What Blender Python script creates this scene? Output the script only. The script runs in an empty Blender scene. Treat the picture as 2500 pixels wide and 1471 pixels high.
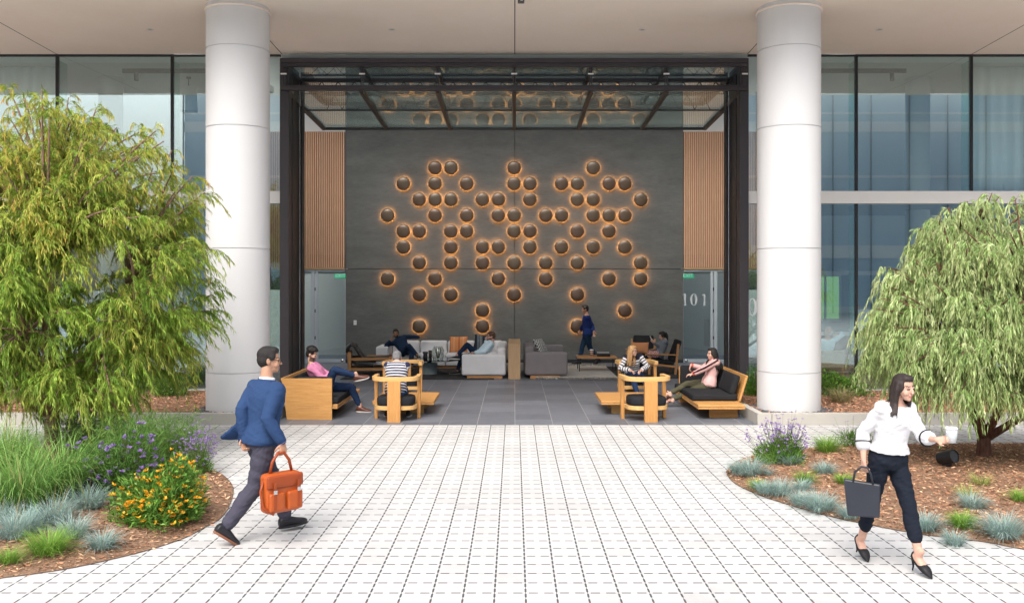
import bpy, bmesh, math, random
EXPOSURE = 0.80; LAMP_E = 36.0
import numpy as np
from mathutils import Vector, Matrix
random.seed(7); RNG = np.random.default_rng(7)
sc = bpy.context.scene
COL = sc.collection
PI = math.pi
F_PX, CX, CY, H = 2250.0, 1255.5, 689.0, 2.4          # focal length and horizon measured on the photograph
def W(px, py, y):                                      # the world point seen at a pixel at distance y
    return Vector(((px-CX)*y/F_PX, y, H-(py-CY)*y/F_PX))
def G(px, py, z=0.0):                                  # the point of the ground (or of height z) seen at a pixel
    y = F_PX*(H-z)/(py-CY)
    return Vector(((px-CX)*y/F_PX, y, z))
YF = 19.16                                             # glass facade
YB = 27.55                                             # back wall of the lounge

# ------------------------------------------------------------------ materials
class NT:
    def __init__(s, m):
        s.m = m; m.use_nodes = True; s.t = m.node_tree; s.n = s.t.nodes; s.l = s.t.links
        s.n.clear(); s.out = s.n.new('ShaderNodeOutputMaterial')
    def new(s, typ, **kw):
        n = s.n.new(typ)
        for k, v in kw.items():
            if k in n.inputs: s.put(n.inputs[k], v)
            else: setattr(n, k, v)
        return n
    def put(s, sock, v):
        if isinstance(v, bpy.types.NodeSocket): s.l.new(v, sock)
        else: sock.default_value = v
    def m2(s, op, a, b=0.0, c=0.0, clamp=False):
        n = s.n.new('ShaderNodeMath'); n.operation = op; n.use_clamp = clamp
        s.put(n.inputs[0], a); s.put(n.inputs[1], b); s.put(n.inputs[2], c)
        return n.outputs[0]
    def mixc(s, f, a, b):
        n = s.n.new('ShaderNodeMix'); n.data_type = 'RGBA'
        s.put(n.inputs[0], f); s.put(n.inputs[6], a); s.put(n.inputs[7], b)
        return n.outputs[2]
    def ramp(s, f, lo, hi):
        return s.m2('MULTIPLY', s.m2('SUBTRACT', f, lo), 1.0/(hi-lo), clamp=True)
    def pos(s, scale=(1,1,1), obj=False):
        tc = s.n.new('ShaderNodeTexCoord')
        mp = s.n.new('ShaderNodeMapping'); mp.inputs['Scale'].default_value = scale
        s.l.new(tc.outputs['Object'], mp.inputs['Vector']); return mp.outputs[0]
    def noise(s, vec, scale, detail=4.0, rough=0.55):
        n = s.n.new('ShaderNodeTexNoise'); s.l.new(vec, n.inputs['Vector'])
        n.inputs['Scale'].default_value = scale; n.inputs['Detail'].default_value = detail
        n.inputs['Roughness'].default_value = rough
        return n.outputs[0]
    def bsdf(s, color, rough=0.6, metal=0.0, spec=0.5, **kw):
        b = s.n.new('ShaderNodeBsdfPrincipled')
        s.put(b.inputs['Base Color'], color); s.put(b.inputs['Roughness'], rough)
        s.put(b.inputs['Metallic'], metal); s.put(b.inputs['Specular IOR Level'], spec)
        for k, v in kw.items(): s.put(b.inputs[k], v)
        s.l.new(b.outputs[0], s.out.inputs[0]); return b
    def bump(s, b, h, strength=0.3, dist=0.01):
        n = s.n.new('ShaderNodeBump'); n.inputs['Strength'].default_value = strength
        n.inputs['Distance'].default_value = dist; s.l.new(h, n.inputs['Height'])
        s.l.new(n.outputs[0], b.inputs['Normal'])
def C4(c, k=1.0): return (c[0]*k, c[1]*k, c[2]*k, 1.0)
MATS = {}
def noisy(name, c, rough=0.6, metal=0.0, var=0.18, scale=6.0, stretch=(1,1,1), spec=0.4, bump=0.15, bdist=0.004):
    """one colour with a soft mottling, the ordinary material of the scene"""
    m = bpy.data.materials.new(name); t = NT(m)
    p = t.pos(stretch)
    n = t.noise(p, scale, 5.0)
    col = t.mixc(n, C4(c, 1.0-var), C4(c, 1.0+var))
    b = t.bsdf(col, rough, metal, spec)
    if bump: t.bump(b, t.noise(p, scale*9, 3.0), bump, bdist)
    MATS[name] = m; return m
def wood(name, c, dark, axis=0, rough=0.5):
    m = bpy.data.materials.new(name); t = NT(m)
    sx = [9, 9, 9]; sx[axis] = 0.9
    p = t.pos(tuple(sx))
    n = t.noise(p, 3.0, 6.0, 0.6); n2 = t.noise(p, 14.0, 3.0)
    f = t.ramp(t.m2('ADD', t.m2('MULTIPLY', n, 0.75), t.m2('MULTIPLY', n2, 0.25)), 0.33, 0.68)
    b = t.bsdf(t.mixc(f, C4(dark), C4(c)), rough, 0, 0.35)
    t.bump(b, n2, 0.12, 0.002); MATS[name] = m; return m
def glass(name, tint=(0.88,0.93,0.91), f0=.05, refl=(0.95,0.98,1.0), rough=0.0, haze=0.0):
    """thin clear glass: what lies behind it, plus a mirror image that strengthens towards grazing angles"""
    m = bpy.data.materials.new(name); t = NT(m)
    tr = t.new('ShaderNodeBsdfTransparent', Color=C4(tint)); gl = t.new('ShaderNodeBsdfGlossy', Color=C4(refl), Roughness=rough)
    g = t.n.new('ShaderNodeNewGeometry'); dt = t.n.new('ShaderNodeVectorMath'); dt.operation = 'DOT_PRODUCT'
    t.l.new(g.outputs['Incoming'], dt.inputs[0]); t.l.new(g.outputs['Normal'], dt.inputs[1])
    q = t.m2('POWER', t.m2('SUBTRACT', 1.0, t.m2('ABSOLUTE', dt.outputs['Value']), clamp=True), 5.0)
    mx = t.n.new('ShaderNodeMixShader'); t.l.new(t.m2('ADD', f0, t.m2('MULTIPLY', q, 1.0-f0)), mx.inputs[0])
    t.l.new(tr.outputs[0], mx.inputs[1]); t.l.new(gl.outputs[0], mx.inputs[2])
    sh = mx.outputs[0]
    if haze:                                                   # pale translucent film mixed in to brighten the pane
        tl = t.new('ShaderNodeBsdfTranslucent', Color=(.75,.84,.80,1)); m3 = t.n.new('ShaderNodeMixShader'); m3.inputs[0].default_value = haze
        t.l.new(sh, m3.inputs[1]); t.l.new(tl.outputs[0], m3.inputs[2]); sh = m3.outputs[0]
    t.l.new(sh, t.out.inputs[0]); MATS[name] = m; return m
def emit(name, c, s):
    m = bpy.data.materials.new(name); t = NT(m)
    e = t.new('ShaderNodeEmission', Color=C4(c), Strength=s); t.l.new(e.outputs[0], t.out.inputs[0])
    MATS[name] = m; return m
def leafmat(name, trans=0.35, rough=0.55):
    m = bpy.data.materials.new(name); t = NT(m)
    a = t.new('ShaderNodeVertexColor', layer_name='Col')
    b = t.bsdf(a.outputs[0], rough, 0, 0.25)
    tr = t.new('ShaderNodeBsdfTranslucent', Color=a.outputs[0])
    mx = t.n.new('ShaderNodeMixShader'); mx.inputs[0].default_value = trans
    t.l.new(b.outputs[0], mx.inputs[1]); t.l.new(tr.outputs[0], mx.inputs[2]); t.l.new(mx.outputs[0], t.out.inputs[0])
    MATS[name] = m; return m

# ------------------------------------------------------------------ mesh building
class MB:
    """collects simple solids into one mesh"""
    def __init__(s): s.v = []; s.f = []; s.mi = []; s.cur = 0
    def add(s, vs, fs):
        o = len(s.v); s.v += [tuple(v) for v in vs]
        s.f += [tuple(i+o for i in f) for f in fs]; s.mi += [s.cur]*len(fs); return s
    def box(s, x0, x1, y0, y1, z0, z1):
        if x0 > x1: x0, x1 = x1, x0
        if y0 > y1: y0, y1 = y1, y0
        if z0 > z1: z0, z1 = z1, z0
        vs = [(x0,y0,z0),(x1,y0,z0),(x1,y1,z0),(x0,y1,z0),(x0,y0,z1),(x1,y0,z1),(x1,y1,z1),(x0,y1,z1)]
        return s.add(vs, [(0,3,2,1),(4,5,6,7),(0,1,5,4),(1,2,6,5),(2,3,7,6),(3,0,4,7)])
    def rbox(s, c, size, r=0.02, rot=None, seg=3, bulge=0.0):
        """box with rounded edges (a cushion with bulge > 0)"""
        hx, hy, hz = size[0]/2, size[1]/2, size[2]/2
        r = min(r, hx*.98, hy*.98, hz*.98)
        def axis(h):
            a = [-h + r*(1-math.cos(i/seg*PI/2)) for i in range(seg)] + [-h+r]
            a = sorted(set(round(q, 6) for q in a)); mid = [(-h+r)+(2*(h-r))*k/4 for k in range(1,4)]
            return a + mid + [-q for q in reversed(a)]
        X, Y, Z = axis(hx), axis(hy), axis(hz); idx = {}; vs = []
        def P(x, y, z):
            k = (round(x,5), round(y,5), round(z,5))
            if k in idx: return idx[k]
            q = Vector((max(-hx+r, min(hx-r, x)), max(-hy+r, min(hy-r, y)), max(-hz+r, min(hz-r, z))))
            d = Vector((x,y,z))-q
            p = q + (d.normalized()*r if d.length > 1e-9 else d)
            if bulge:
                p.z *= 1 + bulge*(1-(x/hx)**2)*(1-(y/hy)**2)
            if rot is not None: p = rot @ p
            idx[k] = len(vs); vs.append((p.x+c[0], p.y+c[1], p.z+c[2])); return idx[k]
        fs = []
        for A, B, fix in ((X,Y,'z'),(Y,Z,'x'),(Z,X,'y')):
            for i in range(len(A)-1):
                for j in range(len(B)-1):
                    for sgn in (-1,1):
                        q = []
                        for a, b in ((A[i],B[j]),(A[i+1],B[j]),(A[i+1],B[j+1]),(A[i],B[j+1])):
                            q.append(P(a,b,sgn*hz) if fix=='z' else P(sgn*hx,a,b) if fix=='x' else P(b,sgn*hy,a))
                        fs.append(tuple(q if sgn>0 else q[::-1]))
        return s.add(vs, fs)
    def beam(s, a, b, w, h, up=(0,0,1)):
        a, b = Vector(a), Vector(b); d = (b-a).normalized(); up = Vector(up)
        sx = d.cross(up)
        if sx.length < 1e-4: sx = d.cross(Vector((0,1,0)))
        sx.normalize(); uz = sx.cross(d).normalized(); vs = []
        for p in (a, b):
            for i, j in ((-1,-1),(1,-1),(1,1),(-1,1)): vs.append(p+sx*(w/2*i)+uz*(h/2*j))
        return s.add(vs, [(0,1,2,3),(7,6,5,4),(0,4,5,1),(1,5,6,2),(2,6,7,3),(3,7,4,0)])
    def tube(s, pts, r, n=8, cap=True):
        pts = [Vector(p) for p in pts]; rs = r if isinstance(r, (list, tuple)) else [r]*len(pts)
        vs = []; fs = []; ref = None
        for i, p in enumerate(pts):
            d = (pts[min(i+1,len(pts)-1)]-pts[max(i-1,0)])
            d = d.normalized() if d.length > 1e-9 else Vector((0,0,1))
            if ref is None: ref = d.orthogonal().normalized()
            ref = (ref - d*ref.dot(d)); ref = ref.normalized() if ref.length > 1e-6 else d.orthogonal().normalized()
            bn = d.cross(ref)
            for k in range(n):
                a = 2*PI*k/n; vs.append(p+(ref*math.cos(a)+bn*math.sin(a))*rs[i])
        for i in range(len(pts)-1):
            for k in range(n):
                fs.append((i*n+k, i*n+(k+1)%n, (i+1)*n+(k+1)%n, (i+1)*n+k))
        if cap:
            fs.append(tuple(range(n-1,-1,-1))); m = (len(pts)-1)*n; fs.append(tuple(m+k for k in range(n)))
        return s.add(vs, fs)
    def lathe(s, prof, c=(0,0,0), n=48, M=None, closed=False):
        vs = []; fs = []; L = len(prof)
        for r, z in prof:
            for k in range(n):
                a = 2*PI*k/n; p = Vector((r*math.cos(a), r*math.sin(a), z))
                if M is not None: p = M @ p
                vs.append(p+Vector(c))
        for i in range(L-1):
            for k in range(n): fs.append((i*n+k, i*n+(k+1)%n, (i+1)*n+(k+1)%n, (i+1)*n+k))
        if not closed:
            if prof[0][0] > 1e-6: fs.append(tuple(range(n-1,-1,-1)))
            if prof[-1][0] > 1e-6: fs.append(tuple((L-1)*n+k for k in range(n)))
        return s.add(vs, fs)
    def ell(s, c, r, M=None, nu=14, nv=10):
        vs = []; fs = []
        for i in range(nv+1):
            th = PI*i/nv
            for k in range(nu):
                ph = 2*PI*k/nu
                p = Vector((r[0]*math.sin(th)*math.cos(ph), r[1]*math.sin(th)*math.sin(ph), -r[2]*math.cos(th)))
                if M is not None: p = M @ p
                vs.append(p+Vector(c))
        for i in range(nv):
            for k in range(nu): fs.append((i*nu+k, i*nu+(k+1)%nu, (i+1)*nu+(k+1)%nu, (i+1)*nu+k))
        return s.add(vs, fs)
    def loft(s, rings, n=20, e=0.86):
        """rings: (centre, right, forward, rx, ry)"""
        vs = []; fs = []
        for c, rt, fw, rx, ry in rings:
            for k in range(n):
                a = 2*PI*k/n; ca, sa = math.cos(a), math.sin(a)
                x = math.copysign(abs(ca)**e, ca)*rx; y = math.copysign(abs(sa)**e, sa)*ry
                vs.append(Vector(c)+rt*x+fw*y)
        for i in range(len(rings)-1):
            for k in range(n): fs.append((i*n+k, i*n+(k+1)%n, (i+1)*n+(k+1)%n, (i+1)*n+k))
        fs.append(tuple(range(n-1,-1,-1))); m = (len(rings)-1)*n; fs.append(tuple(m+k for k in range(n)))
        return s.add(vs, fs)
    def sweep(s, path, w, h):
        """a flat rail of width w and height h bent along a level path"""
        P = [Vector(p) for p in path]; vs = []; fs = []; L = len(P)
        for i, p in enumerate(P):
            d = (P[min(i+1,L-1)]-P[max(i-1,0)]); d.z = 0; d.normalize(); q = Vector((-d.y,d.x,0))
            vs += [p+q*(w/2)+Vector((0,0,h/2)), p-q*(w/2)+Vector((0,0,h/2)), p-q*(w/2)-Vector((0,0,h/2)), p+q*(w/2)-Vector((0,0,h/2))]
        for i in range(L-1):
            for k in range(4): fs.append((4*i+k,4*i+(k+1)%4,4*i+4+(k+1)%4,4*i+4+k))
        fs += [(3,2,1,0),(4*L-4,4*L-3,4*L-2,4*L-1)]
        return s.add(vs, fs)
    def prism(s, poly, z0, z1):
        n = len(poly)
        vs = [(x,y,z0) for x,y in poly]+[(x,y,z1) for x,y in poly]
        fs = [tuple(range(n-1,-1,-1)), tuple(range(n,2*n))]+[(i,(i+1)%n,n+(i+1)%n,n+i) for i in range(n)]
        return s.add(vs, fs)
    def shift(s, d, M=None):
        s.v = [tuple((M @ Vector(v) if M is not None else Vector(v))+Vector(d)) for v in s.v]; return s

def mesh_obj(name, mb, mats, parent=None, smooth=False, bevel=0.0, auto=None):
    me = bpy.data.meshes.new(name); me.from_pydata(mb.v, [], mb.f); me.update()
    if len(mb.f) < 30000:
        bm = bmesh.new(); bm.from_mesh(me); bmesh.ops.recalc_face_normals(bm, faces=bm.faces[:]); bm.to_mesh(me); bm.free(); me.update()
    for m in (mats if isinstance(mats, (list, tuple)) else [mats]): me.materials.append(m)
    if max(mb.mi, default=0) > 0 and len(mb.mi) == len(me.polygons): me.polygons.foreach_set('material_index', mb.mi)
    if smooth: me.polygons.foreach_set('use_smooth', [True]*len(me.polygons))
    o = bpy.data.objects.new(name, me); COL.objects.link(o)
    if parent is not None: o.parent = parent
    if bevel:
        b = o.modifiers.new('bevel', 'BEVEL'); b.width = bevel; b.segments = 2; b.limit_method = 'ANGLE'
        b.angle_limit = math.radians(40)
    return o
def tag(o, label, cat, group=None):
    o['label'] = label; o['category'] = cat
    if group: o['group'] = group
    return o
def thing(name, label, cat, loc=(0,0,0), rz=0.0, group=None):
    o = bpy.data.objects.new(name, None); COL.objects.link(o); o.location = loc; o.rotation_euler = (0,0,rz)
    o.empty_display_size = 0.2
    return tag(o, label, cat, group)
def struct(name, mb, m, kind='structure', **kw):
    o = mesh_obj(name, mb, m, **kw); o['kind'] = kind; return o
def copy_tree(o, parent=None):
    c = o.copy(); COL.objects.link(c)
    if parent is not None: c.parent = parent
    for ch in list(o.children): copy_tree(ch, c)
    return c
def np_mesh(name, verts, quads, col, m, parent=None, smooth=False):
    """a mesh from arrays: verts (N,3), quads (M,4), a colour for each vertex"""
    me = bpy.data.meshes.new(name); nv, nq = len(verts), len(quads)
    me.vertices.add(nv); me.vertices.foreach_set('co', np.asarray(verts, np.float32).ravel())
    me.loops.add(nq*4); me.loops.foreach_set('vertex_index', np.asarray(quads, np.int32).ravel())
    me.polygons.add(nq); me.polygons.foreach_set('loop_start', np.arange(0, nq*4, 4, dtype=np.int32))
    try: me.polygons.foreach_set('loop_total', np.full(nq, 4, np.int32))
    except Exception: pass
    if smooth: me.polygons.foreach_set('use_smooth', np.ones(nq, bool))
    if col is not None:
        a = me.color_attributes.new('Col', 'FLOAT_COLOR', 'POINT')
        a.data.foreach_set('color', np.concatenate([np.clip(col,0,1), np.ones((nv,1))], 1).astype(np.float32).ravel())
    me.update(calc_edges=True); me.materials.append(m)
    o = bpy.data.objects.new(name, me); COL.objects.link(o)
    if parent is not None: o.parent = parent
    return o
def text_mb(body, size, depth=0.003):
    cu = bpy.data.curves.new('t', 'FONT'); cu.body = body; cu.size = size; cu.extrude = depth
    cu.align_x = 'CENTER'; cu.align_y = 'CENTER'
    o = bpy.data.objects.new('t', cu); COL.objects.link(o)
    me = bpy.data.meshes.new_from_object(o.evaluated_get(bpy.context.evaluated_depsgraph_get()))
    mb = MB().add([tuple(v.co) for v in me.vertices], [tuple(p.vertices) for p in me.polygons])
    bpy.data.objects.remove(o); bpy.data.curves.remove(cu); bpy.data.meshes.remove(me)
    return mb.shift((0,0,0), Matrix.Rotation(PI/2, 4, 'X'))
# ------------------------------------------------------------------ camera, sky, sun
cam = bpy.data.cameras.new('camera'); co = bpy.data.objects.new('camera', cam); COL.objects.link(co)
co.location = (0,0,H); co.rotation_euler = (PI/2,0,0)
cam.sensor_width = 36.0; cam.lens = F_PX/2500*36; cam.shift_x = -(CX-1250)/2500; cam.shift_y = -(735.5-CY)/2500
cam.clip_start = 0.1; cam.clip_end = 800
sc.camera = co
SUN_EL, SUN_AZ = math.radians(50), math.radians(196)
w = bpy.data.worlds.new('World'); sc.world = w; w.use_nodes = True
wn, wl = w.node_tree.nodes, w.node_tree.links; wn.clear()
sky = wn.new('ShaderNodeTexSky'); sky.sky_type = 'NISHITA'; sky.sun_disc = False
sky.sun_elevation = SUN_EL; sky.sun_rotation = SUN_AZ; sky.dust_density = 6.0; sky.air_density = 1.0; sky.ozone_density = 1.0
hs = wn.new('ShaderNodeHueSaturation'); hs.inputs['Saturation'].default_value = 0.62      # a bright cloud cover
bg = wn.new('ShaderNodeBackground'); bg.inputs['Strength'].default_value = 0.15
wo = wn.new('ShaderNodeOutputWorld')
wl.new(sky.outputs[0], hs.inputs['Color']); wl.new(hs.outputs[0], bg.inputs[0]); wl.new(bg.outputs[0], wo.inputs[0])
sun = bpy.data.lights.new('sun', 'SUN'); sun.energy = 1.05; sun.angle = math.radians(42); sun.color = (1.0,0.985,0.965)
so = bpy.data.objects.new('sun', sun); COL.objects.link(so)
sd = Vector((math.sin(SUN_AZ)*math.cos(SUN_EL), math.cos(SUN_AZ)*math.cos(SUN_EL), math.sin(SUN_EL)))
so.rotation_euler = sd.to_track_quat('Z','Y').to_euler(); so.location = (0,-20,40)
vs_ = sc.view_settings; vs_.view_transform = 'Standard'; vs_.look = 'None'; vs_.gamma = 1.0; vs_.exposure = EXPOSURE
sc.cycles.max_bounces = 10; sc.cycles.transparent_max_bounces = 16; sc.cycles.diffuse_bounces = 5
sc.cycles.sample_clamp_indirect = 6.0; sc.cycles.caustics_reflective = False; sc.cycles.caustics_refractive = False

# ------------------------------------------------------------------ materials
def paver_mat():
    m = bpy.data.materials.new('white_pavers'); t = NT(m)
    tc = t.n.new('ShaderNodeTexCoord'); sp = t.n.new('ShaderNodeSeparateXYZ'); t.l.new(tc.outputs['Object'], sp.inputs[0])
    S = 0.24
    u = t.m2('DIVIDE', t.m2('SUBTRACT', sp.outputs[0], -0.152), S); v = t.m2('DIVIDE', t.m2('SUBTRACT', sp.outputs[1], 7.133), S)
    du = t.m2('MULTIPLY', t.m2('ABSOLUTE', t.m2('SUBTRACT', t.m2('FRACT', t.m2('ADD', u, .5)), .5)), S)   # metres from the long joints
    dv = t.m2('MULTIPLY', t.m2('ABSOLUTE', t.m2('SUBTRACT', t.m2('FRACT', t.m2('ADD', v, .5)), .5)), S)
    tv = t.m2('ABSOLUTE', t.m2('SUBTRACT', t.m2('FRACT', t.m2('MULTIPLY', v, 2.0)), .5))    # 0 in the middle of an opening
    tu = t.m2('ABSOLUTE', t.m2('SUBTRACT', t.m2('FRACT', t.m2('MULTIPLY', u, 2.0)), .5))
    wob = t.noise(t.pos((1,1,1)), 3.0, 3.0)
    openv = t.m2('LESS_THAN', tv, 0.33); openu = t.m2('LESS_THAN', tu, 0.30)
    wl_ = t.m2('ADD', 0.0024, t.m2('MULTIPLY', openv, 0.0056)); wc_ = t.m2('ADD', 0.0014, t.m2('MULTIPLY', openu, 0.0088))
    jl = t.m2('LESS_THAN', du, wl_); jc = t.m2('LESS_THAN', dv, wc_)
    wn_ = t.n.new('ShaderNodeTexWhiteNoise'); wn_.noise_dimensions = '2D'
    cb = t.n.new('ShaderNodeCombineXYZ'); t.l.new(t.m2('FLOOR', u), cb.inputs[0]); t.l.new(t.m2('FLOOR', v), cb.inputs[1]); t.l.new(cb.outputs[0], wn_.inputs[0])
    p = t.pos((1,1,1)); n1 = t.noise(p, 0.55, 4.0); n2 = t.noise(p, 60.0, 3.0)
    n3 = t.noise(p, 7.0, 5.0, 0.65)
    br = t.m2('ADD', t.m2('ADD', .315, t.m2('MULTIPLY', wn_.outputs[0], .07)), t.m2('ADD', t.m2('MULTIPLY', n1, .20), t.m2('ADD', t.m2('MULTIPLY', n2, .08), t.m2('MULTIPLY', n3, .10))))
    cc = t.n.new('ShaderNodeCombineColor'); 
    t.put(cc.inputs[0], br); t.put(cc.inputs[1], t.m2('MULTIPLY', br, .992)); t.put(cc.inputs[2], t.m2('MULTIPLY', br, .975))
    fl = t.noise(t.pos((1,1,1)), 1.7, 3.0)                                    # some cross joints are filled with pale sand
    jcs = t.m2('MULTIPLY', jc, t.ramp(t.m2('ADD', fl, t.m2('MULTIPLY', wn_.outputs[0], .25)),   .10, .42))
    col = t.mixc(t.m2('MULTIPLY', jcs, .95), cc.outputs[0], (.055,.055,.06,1))
    col = t.mixc(t.m2('MULTIPLY', jl, .95), col, (.05,.05,.055,1))
    b = t.bsdf(col, .8, 0, .3); t.bump(b, t.m2('SUBTRACT', n2, t.m2('MULTIPLY', t.m2('MAXIMUM', jl, jcs), 2.0)), .25, .003)
    return m
def tile_mat():
    m = bpy.data.materials.new('slate_tiles'); t = NT(m)
    tc = t.n.new('ShaderNodeTexCoord'); sp = t.n.new('ShaderNodeSeparateXYZ'); t.l.new(tc.outputs['Object'], sp.inputs[0])
    u = t.m2('DIVIDE', t.m2('SUBTRACT', sp.outputs[0], .012), .643); fu = t.m2('FLOOR', u)
    v = t.m2('ADD', t.m2('DIVIDE', t.m2('SUBTRACT', sp.outputs[1], 15.52), .643), t.m2('MULTIPLY', t.m2('MODULO', fu, 2.0), .5))
    du = t.m2('MULTIPLY', t.m2('ABSOLUTE', t.m2('SUBTRACT', t.m2('FRACT', t.m2('ADD', u, .5)), .5)), .643)
    dv = t.m2('MULTIPLY', t.m2('ABSOLUTE', t.m2('SUBTRACT', t.m2('FRACT', t.m2('ADD', v, .5)), .5)), .643)
    gl = t.m2('LESS_THAN', du, .0045); gc = t.m2('LESS_THAN', dv, .003)
    wn_ = t.n.new('ShaderNodeTexWhiteNoise'); wn_.noise_dimensions = '2D'
    cb = t.n.new('ShaderNodeCombineXYZ'); t.l.new(fu, cb.inputs[0]); t.l.new(t.m2('FLOOR', v), cb.inputs[1]); t.l.new(cb.outputs[0], wn_.inputs[0])
    n = t.noise(t.pos((2.2,7,1)), 1.6, 6.0, .62); n2 = t.noise(t.pos((6,20,1)), 3.0, 4.0)
    f = t.m2('ADD', t.m2('MULTIPLY', wn_.outputs[0], .35), t.m2('ADD', t.m2('MULTIPLY', n, .6), t.m2('MULTIPLY', n2, .25)))
    col = t.mixc(t.ramp(f, .3, 1.0), (.100,.110,.130,1), (.23,.248,.285,1))
    col = t.mixc(t.m2('MULTIPLY', gc, .35), col, (.30,.30,.31,1)); col = t.mixc(t.m2('MULTIPLY', gl, .8), col, (.45,.45,.45,1))
    b = t.bsdf(col, t.m2('ADD', .30, t.m2('MULTIPLY', n2, .25)), 0, .45); t.bump(b, n2, .12, .003); return m
def mulch_mat():
    m = bpy.data.materials.new('bark_mulch_ground'); t = NT(m)
    p = t.pos((1,1,1)); n = t.noise(p, 26.0, 5.0, .7); n2 = t.noise(p, 2.0, 3.0)
    col = t.mixc(t.ramp(n, .3, .7), (.13,.075,.048,1), (.46,.29,.19,1)); col = t.mixc(t.m2('MULTIPLY', n2, .35), col, (.28,.19,.125,1))
    b = t.bsdf(col, .95, 0, .1); t.bump(b, n, 1.0, .03); return m
def plaster_mat():
    m = bpy.data.materials.new('trowelled_plaster'); t = NT(m)
    n = t.noise(t.pos((1,1,3.2)), .9, 8.0, .62); n2 = t.noise(t.pos((1.4,1,6)), 4.0, 5.0, .6)
    f = t.m2('ADD', t.m2('MULTIPLY', n, .65), t.m2('MULTIPLY', n2, .35))
    col = t.mixc(t.ramp(f, .34, .66), (.088,.091,.088,1), (.150,.153,.146,1))
    b = t.bsdf(col, .62, 0, .35); t.bump(b, n2, .25, .006); return m
def soffit_mat():
    m = bpy.data.materials.new('soffit_plaster'); t = NT(m)
    n = t.noise(t.pos((1,1,1)), .8, 6.0, .6); n2 = t.noise(t.pos((1,1,1)), 9.0, 4.0)
    col = t.mixc(t.ramp(t.m2('ADD', t.m2('MULTIPLY', n, .8), t.m2('MULTIPLY', n2, .2)), .3, .7), (.91,.80,.71,1), (.955,.86,.775,1))
    t.bsdf(col, .9, 0, .2); return m
M_PAVE, M_TILE, M_MULCH, M_PLASTER, M_SOFFIT = paver_mat(), tile_mat(), mulch_mat(), plaster_mat(), soffit_mat()
M_WHITE = noisy('white_concrete', (.655,.655,.66), .6, var=.05, scale=1.6, stretch=(1.6,1.6,.35), bump=.08)
M_CURB = noisy('pale_concrete', (.45,.43,.39), .8, var=.09, scale=3.0, bump=.2)
M_JOINT = noisy('dark_joint', (.10,.09,.085), .9, var=.05, bump=0)
M_STEEL = noisy('bronze_black_steel', (.028,.026,.028), .45, metal=.0, var=.12, scale=2.0, spec=.5, bump=.04)
M_STEELP = noisy('purple_grey_steel', (.060,.055,.062), .42, metal=.2, var=.1, scale=2.0, bump=.03)
M_BLACK = noisy('black_metal', (.012,.012,.014), .4, var=.1, bump=0)
M_CHROME = noisy('polished_steel', (.62,.63,.64), .25, metal=.9, var=.05, bump=0)
M_PINW = noisy('white_pin', (.85,.85,.85), .3, var=.02, bump=0)
M_GLASS = glass('facade_glass', (.90,.965,.955), .19, (.82,.95,1.0))
M_GLASSD = glass('door_leaf_glass', (.93,.965,.95), .07, (.88,.96,.93), 0.0, .07)
M_GLASSC = glass('clear_glass', (.96,.975,.97), .045)
M_FIN = glass('green_glass_fin', (.66,.86,.80), .05, (.7,.95,.9))
M_SLAT = wood('cedar_slats', (.80,.50,.33), (.64,.37,.23), 2, .55)
M_SLATB = noisy('slat_backing', (.17,.11,.075), .9, var=.1, bump=0)
M_SLATD = noisy('dark_slat_backing', (.045,.03,.02), .9, var=.1, bump=0)
M_ALU = noisy('pale_aluminium', (.60,.66,.70), .4, metal=.15, var=.05, bump=0)
M_INWALL = noisy('grey_interior_wall', (.36,.39,.40), .9, var=.06, scale=1.0, bump=0)
M_INCEIL = noisy('grey_ceiling', (.62,.64,.63), .9, var=.04, bump=0)
M_INFLOOR = noisy('interior_floor', (.22,.19,.16), .5, var=.1, bump=0)
M_INWHITE = noisy('white_paint', (.72,.72,.70), .7, var=.03, bump=0)

# ------------------------------------------------------------------ ground
gm = MB().box(-260, 260, -220, 300, -.30, -.012); struct('ground', gm, noisy('far_ground', (.30,.29,.27), .9, var=.1))
struct('plaza_pavement', MB().box(-45, 50, -33.8, 15.52, -.2, 0), M_PAVE)
struct('lounge_floor', MB().box(-7.6, 7.6, 15.52, YB+4.0, -.2, .0), M_TILE)
def smooth_closed(pts, n=6):
    out = []; L = len(pts)
    for i in range(L):
        p0, p1, p2, p3 = (Vector((*pts[(i+k-1) % L], 0)) for k in range(4))
        for j in range(n):
            t = j/n
            q = .5*((2*p1)+(-p0+p2)*t+(2*p0-5*p1+4*p2-p3)*t*t+(-p0+3*p1-3*p2+p3)*t**3); out.append((q.x, q.y))
    return out
LEFT_EDGE = [(0,1411),(149,1391),(248,1371),(354,1345),(443,1316),(496,1290),(542,1262),(565,1222),(569,1190),(552,1166),(525,1150),(470,1134),(400,1121),(300,1108),(150,1098),(0,1092),(-250,1092),(-420,1130),(-520,1220),(-420,1350),(-200,1425)]
RIGHT_EDGE = [(2700,1368),(2500,1341),(2404,1323),(2260,1306),(2142,1285),(2020,1259),(1908,1227),(1838,1202),(1793,1179),(1775,1157),(1777,1146),(1796,1128),(1834,1114),(1900,1103),(1972,1094),(2084,1087),(2244,1084),(2500,1084),(2850,1088),(3150,1150),(3100,1270)]
ISL = {}
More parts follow.
